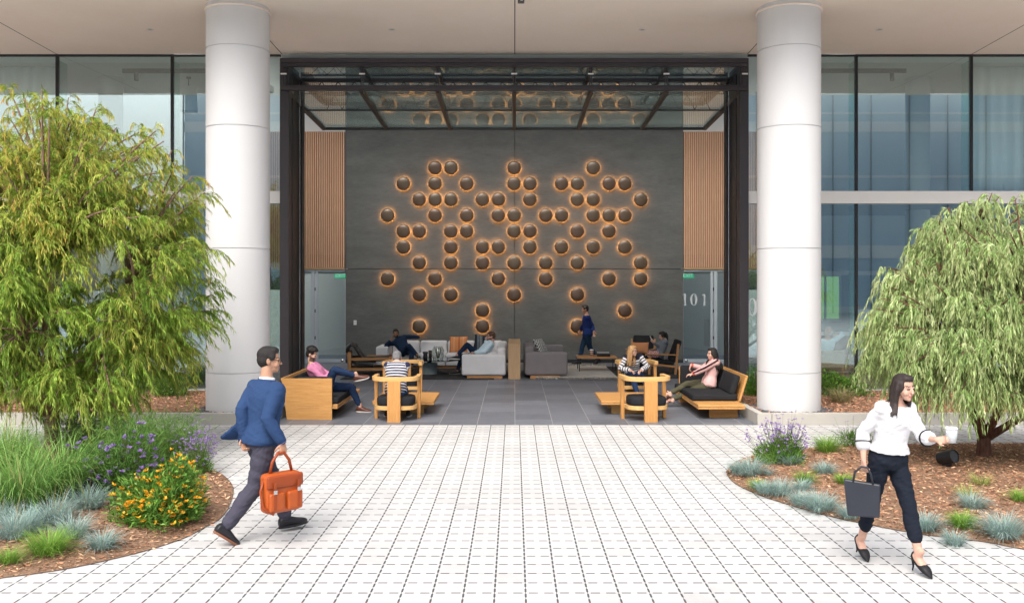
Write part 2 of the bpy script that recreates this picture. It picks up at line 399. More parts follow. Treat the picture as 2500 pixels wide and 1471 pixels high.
def island(name, edge):
    poly = smooth_closed([G(px,py).to_2d()[:] for px,py in edge])
    c = Vector((sum(p[0] for p in poly)/len(poly), sum(p[1] for p in poly)/len(poly)))
    n = len(poly); rings = [1.0,.97,.9,.75,.5,.25]; zz = [.004,.02,.045,.075,.10,.11]
    mb = MB(); vs = []; fs = []
    for k, r in zip(zz, rings):
        for x, y in poly: vs.append((c.x+(x-c.x)*r, c.y+(y-c.y)*r, k))
    for i in range(len(rings)-1):
        for j in range(n): fs.append((i*n+j, i*n+(j+1)%n, (i+1)*n+(j+1)%n, (i+1)*n+j))
    fs.append(tuple((len(rings)-1)*n+j for j in range(n)))
    a = sum(poly[i][0]*poly[(i+1)%n][1]-poly[(i+1)%n][0]*poly[i][1] for i in range(n))
    if a < 0: fs = [f[::-1] for f in fs]
    mb.add(vs, fs); struct(name, mb, M_MULCH, smooth=True)
    ISL[name] = (poly, c)
    return poly, c
PL = island('mulch_bed_left', LEFT_EDGE); PR = island('mulch_bed_right', RIGHT_EDGE)
def bed_z(poly, c, x, y):
    """height of the mulch mound at a point, None outside the bed"""
    best = None; n = len(poly); inside = False
    for i in range(n):
        x1, y1 = poly[i]; x2, y2 = poly[(i+1)%n]
        if (y1 > y) != (y2 > y) and x < (x2-x1)*(y-y1)/(y2-y1)+x1: inside = not inside
    if not inside: return None
    th = math.atan2(y-c.y, x-c.x); rr = math.hypot(x-c.x, y-c.y)
    R = min((abs((math.atan2(p[1]-c.y, p[0]-c.x)-th+PI) % (2*PI)-PI), math.hypot(p[0]-c.x, p[1]-c.y)) for p in poly)[1]
    q = rr/max(R, .01)
    return float(np.interp(q, [.25,.5,.75,.9,.97,1.0], [.11,.10,.075,.045,.02,.004]))
for nm, (poly, c), lab in (('metal_edging', PL, 'thin dark steel edging round the mulch bed with the orange flowers'), ('metal_edging', PR, 'thin dark steel edging round the mulch bed under the dome shaped tree')):
    mb = MB(); n = len(poly)
    for i in range(n):
        a = Vector((*poly[i], .0)); b = Vector((*poly[(i+1)%n], .0))
        mb.beam(a+Vector((0,0,.006)), b+Vector((0,0,.006)), .004, .006)
    tag(mesh_obj(nm, mb, noisy('weathered_steel',(.12,.09,.07),.8,var=.2) if 'weathered_steel' not in MATS else MATS['weathered_steel']), lab, 'edging', 'steel edgings of the planting beds')

# ------------------------------------------------------------------ the office building
bld = thing('office_building', 'long glazed office building with deep pale soffit, white floor band and lounge entrance', 'building', (0,YF,0))
def bpart(name, mb, m, parent=None, **kw):
    return mesh_obj(name, mb.shift((0,-YF,0)), m, parent or bld, **kw)
def sz(y): return 7.134+.03*(YF-y)
mb = MB()
ys = [14.3, YF-.02]
mb.add([(-30,ys[0],sz(ys[0])),(30,ys[0],sz(ys[0])),(30,ys[1],sz(ys[1])),(-30,ys[1],sz(ys[1])),(-30,ys[0],7.6),(30,ys[0],7.6),(30,ys[1],7.6),(-30,ys[1],7.6)],
       [(0,3,2,1),(4,5,6,7),(0,1,5,4),(1,2,6,5),(2,3,7,6),(3,0,4,7)])
mb.cur = 1
for x in (-14.2,-9.5,-4.82,.01,4.84,9.5,14.2):
    mb.add([(x-.009,ys[0]+.01,sz(ys[0]+.01)-.003),(x+.009,ys[0]+.01,sz(ys[0]+.01)-.003),(x+.009,ys[1],sz(ys[1])-.003),(x-.009,ys[1],sz(ys[1])-.003)], [(0,3,2,1)])
bpart('soffit', mb, [M_SOFFIT, M_JOINT])
bpart('upper_wall', MB().box(-30,30,14.3,YF+.3,7.61,9.8), M_WHITE)
for sx in (-1,1): bpart('roof', MB().box(sx*30,sx*7.62,YF+.31,22.59,7.20,7.5), M_WHITE)
bpart('floor_band', MB().box(-30,-4.84,YF-.06,YF+.25,4.035,4.29).box(4.85,30,YF-.06,YF+.25,4.035,4.29), M_INWHITE)
bpart('sill', MB().box(-30,-4.84,YF-.10,YF+.2,-.1,.178).box(4.85,30,YF-.10,YF+.2,-.1,.178), M_CURB)
bpart('header', MB().box(-4.83,4.84,YF-.01,YF+.25,7.02,7.13), noisy('header_paint', (.42,.47,.45), .6, var=.05, bump=0))
mulx = [-14.3,-11.9,-9.5,-7.11,-4.85]
for sx in (-1,1):
    for i in range(4):
        x0, x1 = sorted((sx*mulx[i], sx*mulx[i+1]))
        for z0, z1 in ((.18,4.03),(4.295,7.10)):
            wd = bpart('window', MB().box(x0+.027,x1-.027,YF,YF+.02,z0,z1), M_GLASS)
        mb = MB(); mb.box(sx*mulx[i]-.025,sx*mulx[i]+.025,YF-.03,YF+.05,.18,4.03).box(sx*mulx[i]-.025,sx*mulx[i]+.025,YF-.03,YF+.05,4.295,7.13)
        bpart('mullion', mb, M_BLACK)
        bpart('glass_fin', MB().box(sx*mulx[i]-.012,sx*mulx[i]+.012,YF+.06,YF+.40,.18,4.03).box(sx*mulx[i]-.012,sx*mulx[i]+.012,YF+.06,YF+.40,4.295,7.02), M_FIN)
    bpart('head_rail', MB().box(sx*4.86,sx*30,YF-.02,YF+.05,7.09,7.13), M_BLACK)
    # rooms behind the glass: ceiling, rear wall, floors, an oblique wall towards the lounge
    bpart('interior_ceiling', MB().box(sx*5.9,sx*30,YF+.3,22.6,7.03,7.18), M_INCEIL)
    bpart('added_light_well', MB().box(sx*7.62,sx*30,22.45,22.6,7.51,9.0), M_INWHITE)  # unseen shaft wall, added to bring daylight into the rooms
    bpart('interior_wall', MB().box(sx*7.6,sx*30,24.2,24.4,.0,9.0), M_INWALL)
    bpart('interior_floor', MB().prism([(sx*6.02,YF+.26),(sx*30,YF+.26),(sx*30,22.5),(sx*6.9,22.5)][::sx],4.03,4.20).box(sx*7.66,sx*30,YF+.26,24.19,.0,.17), M_INFLOOR)
    mb = MB(); mb.beam((sx*5.9,YF+.3,4.6),(sx*7.5,24.5,4.6),.12,9.2)
    bpart('added_side_window', MB().box(sx*7.49,sx*7.51,24.62,YB+.04,.02,9.3), M_GLASSC)  # unseen glass side, added so daylight reaches the rear seating
    bpart('lounge_side_wall', mb, M_INWHITE)
    bpart('interior_column', MB().lathe([(.26,0),(.26,7.03)],(sx*9.15,20.9,0),28), M_INWHITE, smooth=True)
# lounge shell: back wall, ceiling, unseen roof glazing added to brighten the room
for sx in (-1,1): bpart('lounge_back_wall', MB().box(sx*7.5,sx*5.06,YB+.05,YB+.2,2.66,9.6), M_INWHITE)
for a_, b_ in ((YF+.31,19.7),(24.3,YB+.2)): bpart('lounge_ceiling', MB().box(-7.6,7.6,a_,b_,9.4,9.6), M_INWHITE)
bpart('added_skylight', MB().box(-7.6,7.6,19.7,24.3,9.52,9.55), M_GLASSC)
mb = MB()
for x in (-5,-2.5,0,2.5,5): mb.box(x-.06,x+.06,19.71,24.29,9.40,9.515)
bpart('added_skylight_rafter', mb, M_INWHITE)
bpart('corridor_wall', MB().box(-7.6,7.6,YB+3.0,YB+3.2,0,2.9), M_INWHITE)

# columns
def col_prof(r):
    pr = [(r,0.0)]
    for z in (.814,2.956,5.06,6.43):
        pr += [(r,z-.008),(r-.014,z-.007),(r-.014,z+.007),(r,z+.008)]
    return pr+[(r,7.205)]
for x, lab in ((-4.87,'tall round white concrete column behind the walking man in the blue suit'),(4.84,'tall round white concrete column beside the bench with the woman in pink')):
    t = thing('column', lab, 'column', (x,16.25,.03), 0, 'round white columns under the soffit')
    mesh_obj('shaft', MB().lathe(col_prof(.543), n=96), M_WHITE, t, smooth=True).modifiers.new('s','EDGE_SPLIT').split_angle = math.radians(35)
    mesh_obj('collar', MB().lathe([(.544,7.10),(.569,7.102),(.569,7.125),(.549,7.13)], n=96, closed=True), M_SOFFIT, t, smooth=True)
# soffit fittings
for px, lab in ((366,'small round recessed downlight in the soffit left of the left column'),(957,'small round recessed downlight in the soffit between columns, left of centre'),(1568,'small round recessed downlight in the soffit between columns, right of centre'),(2147,'small round recessed downlight in the soffit right of the right column')):
    y = 17.45; x = (px-CX)*y/F_PX
    t = thing('downlight', lab, 'ceiling light', (x,y,sz(y)), 0, 'recessed soffit downlights')
    mesh_obj('trim_ring', MB().lathe([(.035,-.002),(.062,-.012),(.066,-.004),(.066,.0)], n=28, closed=True), M_INWHITE, t, smooth=True)
    mesh_obj('lens', MB().lathe([(.0,-.003),(.036,-.0025)], n=28, closed=True), M_CURB, t)
t = thing('sensor_box', 'small dark grey box fixed to the soffit by the middle joint', 'sensor', (.115,15.72,sz(15.72)))
mesh_obj('housing', MB().box(-.055,.055,-.05,.05,-.075,-.001), noisy('sensor_grey',(.10,.10,.10),.5), t, bevel=.006)
mesh_obj('lens', MB().box(-.01,.03,-.053,-.051,-.05,-.03), M_PINW, t)

# planters in front of the facade
for sx, lab in ((-1,'long low pale concrete planter wall behind the walking man, left of the lounge'),(1,'long low pale concrete planter wall beside the wooden bench, right of the lounge')):
    t = thing('planter', lab, 'planter', (sx*4.1,15.53,0), 0, 'low concrete planters along the facade')
    mb = MB(); xs = [0,.245,2.05,4.3,6.5,9.0,12.0,16.0]
    for a, b in zip(xs, xs[1:]): mb.box(sx*(a+(.004 if a else 0)),sx*(b-.004),0,.12,-.1,.196)
    ysg = [.12,1.2,2.4,3.5]
    for a, b in zip(ysg, ysg[1:]): mb.box(0,sx*.12,a+.006,b,-.1,.196)
    mesh_obj('planter_wall', mb, M_CURB, t, bevel=.006)
    mb = MB().box(sx*.12,sx*16,.12,3.53,-.1,.165)
    s = mesh_obj('mulch', mb, M_MULCH, t)
# the opposite building, seen mirrored in the glass
ob = thing('office_building', 'pale office block with blue glass bands standing across the plaza', 'building', (10,-46,0))
mb = MB()
for z0, z1 in ((0,.5),(4.3,5.3),(8.8,9.2),(10.6,10.8),(14.2,15.0),(15.6,15.75),(19,20)): mb.box(-36,50,-.12,12,z0,z1)
noisy('post_grey',(.16,.22,.27),.5,bump=0); mesh_obj('window_post', MB().box(-36.0,-35.9,12.005,12.1,0,19), MATS['post_grey'], ob)
for k in range(1,29): mesh_obj('window_post', MB().box(-36+3*k-.035,-36+3*k+.035,12.005,12.1,0,19), MATS['post_grey'], ob)
mesh_obj('spandrel', mb, noisy('bright_white_cladding',(.88,.88,.88),.7,var=.02,bump=0), ob)
mesh_obj('glazing', MB().box(-35.9,49.9,0,11.9,.1,19.5), noisy('blue_band_glass', (.52,.67,.79), .12, var=.15, scale=.2, bump=0), ob)
# ------------------------------------------------------------------ lamp wall with its bronze domes
t = thing('feature_wall', 'tall dark grey trowelled plaster wall carrying the glowing dome lamps', 'wall', (0,YB,0))
XJ = .01; ZJ = H-(656-CY)*YB/F_PX
for x0, x1 in ((-5.04,XJ-.008),(XJ+.008,5.05)):
    for z0, z1 in ((.0,ZJ-.008),(ZJ+.008,9.3)):
        mesh_obj('wall_panel', MB().box(x0,x1,0,.10,z0,z1), M_PLASTER, t)
mesh_obj('joint_backing', MB().box(-5.0,5.0,.101,.13,0,9.3), M_JOINT, t)
mesh_obj('skirting', MB().box(-5.04,5.05,-.012,-.001,0,.10), noisy('dark_skirting', (.03,.033,.035), .35, bump=0), t)
LAMPS = [(0,(3,4,8,13)),(1,(1,3,5,8,9,11,12,14,15)),(2,(2,3,4,6,7,9,12,13,16)),(3,(0,3,5,7,8,10,11,13,14,15)),(4,(1,2,4,5,8,9,12,14)),
         (5,(1,4,6,7,9,11,13,15)),(6,(2,4,6,8,10,12,16)),(7,(0,3,7,10,14,16)),(8,(2,4,8,12)),(9,(6,15)),(10,(2,6,12))]
ORD = ['first','second','third','fourth','fifth','sixth','seventh','eighth','ninth','tenth','eleventh']
def bronze_mat():
    m = bpy.data.materials.new('dark_bronze'); q = NT(m)
    oi = q.n.new('ShaderNodeObjectInfo'); p = q.pos((1,1,1)); n = q.noise(p, 18.0, 5.0, .65); n2 = q.noise(p, 60.0, 2.0)
    base = q.mixc(oi.outputs['Random'], (.155,.090,.055,1), (.165,.115,.070,1))
    col = q.mixc(q.ramp(n, .3, .75), q.mixc(.5, base, (.04,.028,.022,1)), base)
    b = q.bsdf(col, q.m2('ADD', .26, q.m2('MULTIPLY', n, .2)), .25, .8); q.bump(b, n2, .10, .003); return m
M_BRONZE = bronze_mat(); M_GLOW = emit('amber_led', (1.0,.42,.12), LAMP_E)
lamp = None
for r, cs in LAMPS:
    for k, c in enumerate(cs):
        p = W(946.9+38.53*c, 410+38.57*r, YB)
        lab = 'bronze dome wall lamp with amber halo, %s from left in %s row from top' % (ORD[k] if len(cs) > 1 else 'only one', ORD[r])
        if len(cs) == 2 and k == 1: lab = 'bronze dome wall lamp with amber halo, right one of two in %s row from top' % ORD[r]
        if lamp is None:
            lamp = thing('wall_lamp', lab, 'wall lamp', p, 0, 'glowing dome lamps on the dark wall'); lamp.rotation_euler = (PI/2,0,0)
            pr = [(.2065*math.cos(a), .062+.062*math.sin(a)) for a in [i/14*PI/2 for i in range(14)]]+[(.0015,.124)]
            mesh_obj('dome', MB().lathe([(.198,.058)]+pr, n=40), M_BRONZE, lamp, smooth=True)
            mesh_obj('led_ring', MB().lathe([(.150,.050),(.172,.050),(.172,.044),(.150,.044)], n=32, closed=True), M_GLOW, lamp)
            mesh_obj('stem', MB().lathe([(.05,.001),(.05,.058)], n=16), M_BLACK, lamp)
            o = lamp
        else:
            o = copy_tree(lamp); o.location = p
            o['label'] = lab
        o.rotation_euler = (PI/2, random.uniform(-PI,PI)*0, 0)

# ------------------------------------------------------------------ cedar slat screens and glazed doors either side
for sx, side in ((-1,'left'),(1,'right')):
    t = thing('slat_screen', 'vertical cedar slat screen above the glazed door %s of the dark wall' % side, 'screen', (sx*5.06,YB,0), 0, 'cedar slat screens')
    z0, z1 = H-(655-CY)*YB/F_PX, H-(322-CY)*YB/F_PX
    mb = MB()
    for k in range(37):
        x = .03+k*.0645
        for a, b in ((z0+.03,z0+1.98),(z0+1.985,z0+3.0),(z0+3.005,z1)): mb.box(sx*(x-.019),sx*(x+.019),-.07,-.01,a,b)
    mesh_obj('slats', mb, M_SLAT, t)
    mesh_obj('backing', MB().box(0,sx*2.4,.0,.04,z0+.42,z1), M_SLATB, t)
    mesh_obj('lower_backing', MB().box(0,sx*2.4,.0,.04,z0,z0+.418), M_SLATD, t)  # solid dark strip below the brown backing
    mesh_obj('bottom_rail', MB().box(0,sx*2.4,-.075,-.001,z0-.03,z0+.028), wood('pale_rail_'+side, (.55,.36,.20), (.42,.26,.13), 0), t)
    d = thing('glass_door', 'tall glazed door in pale metal frame under the %s slat screen' % side, 'door', (sx*5.06,YB,0), 0, 'glazed doors beside the dark wall')
    zt = z0-.035
    mesh_obj('frame', MB().box(0,sx*2.4,-.04,.03,zt-.06,zt-.001).box(sx*.80,sx*.87,-.04,.03,0,zt-.061).box(sx*.90,sx*1.0,-.04,.03,0,zt-.061).box(sx*2.3,sx*2.4,-.04,.03,0,zt-.061).box(sx*1.0,sx*2.3,-.04,.03,0,.10), M_ALU, d)
    lf = mesh_obj('door_leaf', MB().box(0,sx*.795,-.02,.02,.015,.115), M_ALU, d)
    mesh_obj('pane', MB().box(.002*sx,sx*.795,-.006,.006,.117,zt-.065), M_GLASS, lf)
    mesh_obj('pane', MB().box(1.002*sx,sx*2.298,-.006,.006,.102,zt-.065), M_GLASS, d)
    for z in (.75,1.55,2.2): mesh_obj('hinge', MB().box(sx*.872,sx*.898,-.06,-.03,z-.05,z+.05), M_BLACK, d, bevel=.004)
    mesh_obj('floor_lock', MB().lathe([(.0,.0),(.045,0),(.045,.02),(0,.02)],(sx*.07,-.045,.07),20,Matrix.Rotation(PI/2,4,'X')), M_CHROME, lf, smooth=True)
    e = thing('exit_sign', 'small green exit sign hanging behind the %s glazed door' % side, 'exit sign', (sx*(5.06+.20),YB+.35,zt-.18), 0, 'green exit signs')
    mesh_obj('panel', MB().box(-.19,.19,-.012,.012,-.085,.085), emit('exit_green_'+side, (.02,.42,.20), .55), e, bevel=.004)
    mesh_obj('hanger', MB().box(-.01,.01,-.01,.01,.086,.23), M_CHROME, e)
    tx = text_mb('EXIT', .15, .002); mesh_obj('lettering', tx.shift((0,-.016,0)), emit('exit_white_'+side, (.55,.9,.7), .7), e)
# big white numerals applied to the glass
def numeral(kind, h):
    mb = MB(); w = h*.62; n = 40; vs = []; fs = []
    if kind == '0':
        for i in range(n):
            a = 2*PI*i/n
            vs += [(w/2*math.cos(a), 0, h/2*math.sin(a)), (w*.20*math.cos(a), 0, h*.465*math.sin(a))]
        for i in range(n): j = (i+1)%n; fs.append((2*i,2*j,2*j+1,2*i+1))
        mb.add(vs, fs); return mb
    mb.add([(-.07*h,0,-.46*h),(.07*h,0,-.46*h),(.07*h,0,.5*h),(-.07*h,0,.5*h)], [(0,1,2,3)])
    mb.add([(-.18*h,.001,-.5*h),(.18*h,.001,-.5*h),(.18*h,.001,-.46*h),(-.18*h,.001,-.46*h)], [(0,1,2,3)])
    mb.add([(-.25*h,.001,.40*h),(-.071*h,.001,.36*h),(-.071*h,.001,.5*h)], [(0,1,2)])
    return mb
M_VINYL = noisy('white_vinyl', (.62,.66,.68), .6, var=.02, bump=0)
t = thing('door_numerals', 'large white numerals on the glass of the right glazed door', 'lettering', (5.06,YB-.03,H-(731-CY)*YB/F_PX))
for x, k in ((.04,'1'),(.30,'0'),(.62,'1')): mesh_obj('numeral', numeral(k,.35).shift((x,0,0)), M_VINYL, t)
t = thing('window_numerals', 'pair of large white zeros on the facade glass left of the right column', 'lettering', (5.06,YF-.012,H-(749-CY)*YF/F_PX))
for x in (-.115,.125): mesh_obj('numeral', numeral('0',.36).shift((x,0,0)), M_VINYL, t)
mesh_obj('underline', MB().box(.06,.19,-.001,.001,-.245,-.230), M_VINYL, t)
t = thing('light_switch', 'small white switch plate on the dark wall near its left edge', 'switch', W(867,787,YB-.001))
mesh_obj('plate', MB().box(-.045,.045,-.008,-.001,-.07,.07), M_PINW, t, bevel=.003); mesh_obj('rocker', MB().box(-.02,.02,-.013,-.0085,-.035,.035), M_INWHITE, t, bevel=.002)

# ------------------------------------------------------------------ the steel portal and the folded glass door above the opening
t = thing('door_portal', 'tall black steel portal framing the open lounge front', 'door frame', (0,YF,0))
for sx in (-1,1):
    x = lambda a: sx*a
    mesh_obj('jamb', MB().box(x(4.845),x(4.66),-.12,.14,-.0,7.03), M_STEELP, t, bevel=.008)
    mesh_obj('jamb_lining', MB().box(x(4.80),x(4.73),.141,1.12,0,7.0), M_STEEL, t)
    mesh_obj('guide_channel', MB().box(x(4.80),x(4.69),.34,.62,0,6.9).box(x(4.729),x(4.665),1.121,1.36,0,6.9), M_STEEL, t, bevel=.006)
    mesh_obj('guide_cable', MB().tube([(x(4.66),.86,0),(x(4.66),.86,6.4)],.008,6), M_CHROME, t)
    mb = MB()
    for z in (1.2,2.4,3.3,4.2,5.2): mb.lathe([(.0,0),(.016,0),(.016,.012),(0,.012)],(x(4.688),.5,z),10,Matrix.Rotation(sx*-PI/2,4,'Y'))
    mesh_obj('bolts', mb, M_CHROME, t)
mesh_obj('track_beam', MB().box(-4.79,-4.60,1.5,4.2,6.95,7.10).box(4.60,4.79,1.5,4.2,6.95,7.10), M_STEEL, t)
L = thing('folding_glass_door', 'huge folding glass door held open overhead on steel trusses', 'door', (0,19.0,0))
mesh_obj('top_beam', MB().box(-4.77,4.77,-.09,.05,6.905,7.0).box(-4.77,4.77,-.05,.05,6.835,6.904), M_STEELP, L, bevel=.006)
mesh_obj('bottom_beam', MB().box(-4.80,4.80,-.10,.04,6.345,6.40).box(-4.80,4.80,-.06,.04,6.401,6.45), M_STEELP, L, bevel=.006)
mesh_obj('middle_rail', MB().box(-4.66,4.66,1.15,1.25,6.78,6.86), M_STEELP, L, bevel=.005)
mesh_obj('rear_rail', MB().box(-4.7,4.7,2.6,2.68,6.78,6.86).box(-4.7,4.7,3.8,3.9,6.78,6.86), M_STEEL, L)
XM = (-4.72,-3.17,-1.59,0,1.59,3.17,4.72)
zl = lambda y: 6.362-.15*y/3.86
for x in XM:
    mesh_obj('upper_mullion', MB().beam((x,.051,6.83),(x,3.80,6.83),.07,.07), M_STEEL, L)
    mesh_obj('lower_mullion', MB().beam((x,.05,zl(.05)),(x,3.86,zl(3.86)),.075,.09), noisy('bronze_mullion',(.065,.05,.042),.45,var=.1,bump=0) if x==XM[0] else MATS['bronze_mullion'], L)
for a, b in zip(XM, XM[1:]):
    vs = [(a+.04,.05,zl(.05)+.03),(b-.04,.05,zl(.05)+.03),(b-.04,3.85,zl(3.85)+.03),(a+.04,3.85,zl(3.85)+.03)]
    mesh_obj('lower_pane', MB().add(vs+[(x,y,z+.016) for x,y,z in vs], [(0,3,2,1),(4,5,6,7),(0,1,5,4),(1,2,6,5),(2,3,7,6),(3,0,4,7)]), M_GLASSD, L)
    mesh_obj('upper_pane', MB().box(a+.036,b-.036,.055,3.79,6.862,6.876), M_GLASSD, L)
mesh_obj('lower_seam', MB().beam((-4.7,1.90,zl(1.9)+.01),(4.7,1.90,zl(1.9)+.01),.035,.03), M_STEEL, L)
mesh_obj('lower_seam', MB().beam((-4.72,3.88,zl(3.86)),(4.72,3.88,zl(3.86)),.05,.07), M_STEEL, L)
for y, za, zb, r in ((1.20,6.54,6.79,.011),(2.64,6.45,6.79,.011),(.9,6.88,7.05,.009)):
    mb = MB(); x = -4.4; k = 0
    while x < 4.4:
        mb.tube([(x,y,za),(x+.18,y,zb)],r,6).tube([(x+.18,y,zb),(x+.36,y,za)],r,6); x += .36
    mb.box(-4.6,4.6,y-.014,y+.014,za-.025,za)
    mesh_obj('truss', mb, M_BLACK, L)
for x in (-4.745,-3.13,-1.575,0,1.575,3.13,4.745):
    mb = MB().tube([(x-.022,-.02,6.45),(x-.022,-.02,6.83)],.012,8).tube([(x+.022,-.02,6.45),(x+.022,-.02,6.83)],.012,8)
    hp = mesh_obj('hinge_post', mb, M_STEELP, L); mesh_obj('pin', MB().tube([(x-.06,-.045,6.685),(x+.06,-.045,6.685)],.017,10), M_PINW, hp)
for sx in (-1,1):
    mesh_obj('side_arm', MB().beam((sx*4.74,.0,6.86),(sx*4.70,1.2,6.82),.06,.09).beam((sx*4.74,0,6.40),(sx*4.72,1.6,6.72),.05,.06), M_STEELP, L)

# ------------------------------------------------------------------ sights behind the facade glass
M_CURT = noisy('sheer_white_curtain', (.86,.88,.88), .95, var=.06, bump=0)
for sx, lab in ((-1,'sheer white curtain gathered behind the upper glass at far left'),(1,'sheer white curtain gathered behind the upper glass at far right')):
    mb = MB(); n = 150; vs = []; fs = []
    for i in range(n+1):
        x = 9.75+i*3.2/n; q = .05*math.sin(i*.55)+.03*math.sin(i*.21+1)
        for k, z in enumerate((4.22,5.0,6.0,7.0)): vs.append((sx*(x-9.75), q*(1.25-.22*k), z))
    for i in range(n):
        for k in range(3): fs.append((i*4+k,(i+1)*4+k,(i+1)*4+k+1,i*4+k+1))
    mb.add(vs, fs); o = mesh_obj('curtain', mb, M_CURT, smooth=True); o.location = (sx*9.75,YF+.55,0)
    tag(o, lab, 'curtain', 'sheer curtains behind the upper glass')
    sm = o.modifiers.new('solid','SOLIDIFY'); sm.thickness = .004
    t = thing('track_light', 'black ceiling track with spotlights behind the upper glass %s of the lounge' % ('left' if sx<0 else 'right'), 'track light', (sx*7.2,20.0,7.03), 0, 'ceiling tracks behind the upper glass')
    mesh_obj('track', MB().box(-1.3,1.3,-.03,.03,-.09,-.001), M_BLACK, t)
    for x in (-sx*.75,sx*1.0): mesh_obj('spotlight', MB().lathe([(.045,0),(.05,.16),(.02,.17)],(x,0,-.26),14), M_BLACK, t, smooth=True)
pl = thing('pendant_lamp', 'white drum pendant hanging behind the upper glass left of the lounge', 'pendant lamp', (-7.35,20.8,6.25))
mesh_obj('shade', MB().lathe([(.20,0),(.17,.55),(.165,.55),(.195,0)], n=32, closed=True), M_INWHITE, pl, smooth=True)
mesh_obj('rod', MB().tube([(0,0,.55),(0,0,.78)],.012,8), M_BLACK, pl); mesh_obj('canopy', MB().lathe([(.05,.74),(.05,.779)],n=16), M_BLACK, pl)
# cafe room behind the lower glass on the right
M_OAK = wood('oak_counter', (.36,.22,.12), (.24,.14,.07), 0)
t = thing('counter', 'long brown wooden counter inside the room right of the lounge', 'counter', (7.2,22.6,.17))
mesh_obj('top', MB().box(-.5,1.1,-.4,.4,.95,1.0), M_INWHITE, t, bevel=.005); mesh_obj('front', MB().box(-.45,1.05,-.32,.35,.0,.948), M_OAK, t)
t = thing('easel', 'white drawing board on a wooden easel inside the right hand room', 'easel', (8.05,21.0,.17))
M_BOARD = noisy('sketch_board', (.62,.66,.68), .8, var=.22, scale=5.0, bump=0)
mesh_obj('board', MB().add([(-.34,-.10,1.02),(.34,-.10,1.02),(.31,.06,1.62),(-.34,.06,1.62),(-.34,-.08,1.02),(.34,-.08,1.02),(.31,.08,1.62),(-.34,.08,1.62)],[(0,1,2,3),(7,6,5,4),(0,4,5,1),(1,5,6,2),(2,6,7,3),(3,7,4,0)]), M_BOARD, t)
for x in (-.26,.26): mesh_obj('leg', MB().beam((x*1.3,-.12,0),(x*.6,.09,1.75),.035,.03), M_OAK, t)
mesh_obj('leg', MB().beam((0,.75,0),(0,.12,1.65),.035,.03), M_OAK, t); mesh_obj('ledge', MB().beam((-.38,-.15,.99),(.38,-.15,.99),.08,.03), M_OAK, t)
t = thing('glass_partition', 'white framed glass partition inside the room right of the lounge', 'partition', (7.9,23.4,.17))
mesh_obj('frame', MB().box(-.75,1.9,-.04,.04,2.42,2.52).box(-.75,-.65,-.04,.04,0,2.419).box(.62,.70,-.04,.04,0,2.419).box(1.8,1.9,-.04,.04,0,2.419), M_INWHITE, t)
mesh_obj('pane', MB().box(-.649,.619,-.005,.005,.02,2.418), M_GLASSC, t); mesh_obj('pane', MB().box(.701,1.799,-.005,.005,.02,2.418), M_GLASSC, t)
t = thing('garden_view_window', 'narrow green lit window in the rear wall of the right hand room', 'window', (8.15,24.17,2.0))
mesh_obj('frame', MB().box(-.42,.42,-.03,.02,-.62,-.55).box(-.42,.42,-.03,.02,.55,.62).box(-.42,-.36,-.03,.02,-.549,.549).box(.36,.42,-.03,.02,-.549,.549).box(-.03,.03,-.03,.02,-.549,.549), M_INWHITE, t)
mesh_obj('pane', MB().box(-.359,.359,-.006,.006,-.549,.549), emit('garden_view_glow', (.16,.30,.12), .9), t)  # pane glows evenly in place of a daylit view
# ------------------------------------------------------------------ furniture
M_FIR = wood('golden_fir', (.66,.36,.13), (.50,.24,.07), 0, .45); M_FIRY = wood('golden_fir_long', (.66,.36,.13), (.50,.24,.07), 1, .45)
M_FIRZ = wood('golden_fir_upright', (.64,.34,.12), (.48,.225,.065), 2, .45); M_FIRL = wood('pale_fir_rail', (.74,.47,.20), (.62,.35,.12), 0, .45)
M_CHAR = noisy('charcoal_fabric', (.022,.023,.026), .95, var=.2, scale=8, bump=.3, spec=.15)
M_LGREY = noisy('light_grey_fabric', (.68,.67,.68), .95, var=.10, scale=6, bump=.35, spec=.1)
M_DGREY = noisy('taupe_grey_fabric', (.22,.20,.205), .95, var=.12, scale=6, bump=.35, spec=.1)
M_LEATHER = noisy('dark_brown_leather', (.022,.014,.011), .28, var=.3, scale=7, bump=.5, bdist=.01, spec=.6)
M_TEAK = wood('teak', (.56,.29,.12), (.40,.19,.07), 0, .45); M_TEAKZ = wood('teak_upright', (.56,.29,.12), (.40,.19,.07), 2, .45)
M_CONS = wood('console_oak', (.55,.37,.21), (.45,.29,.16), 2, .5)

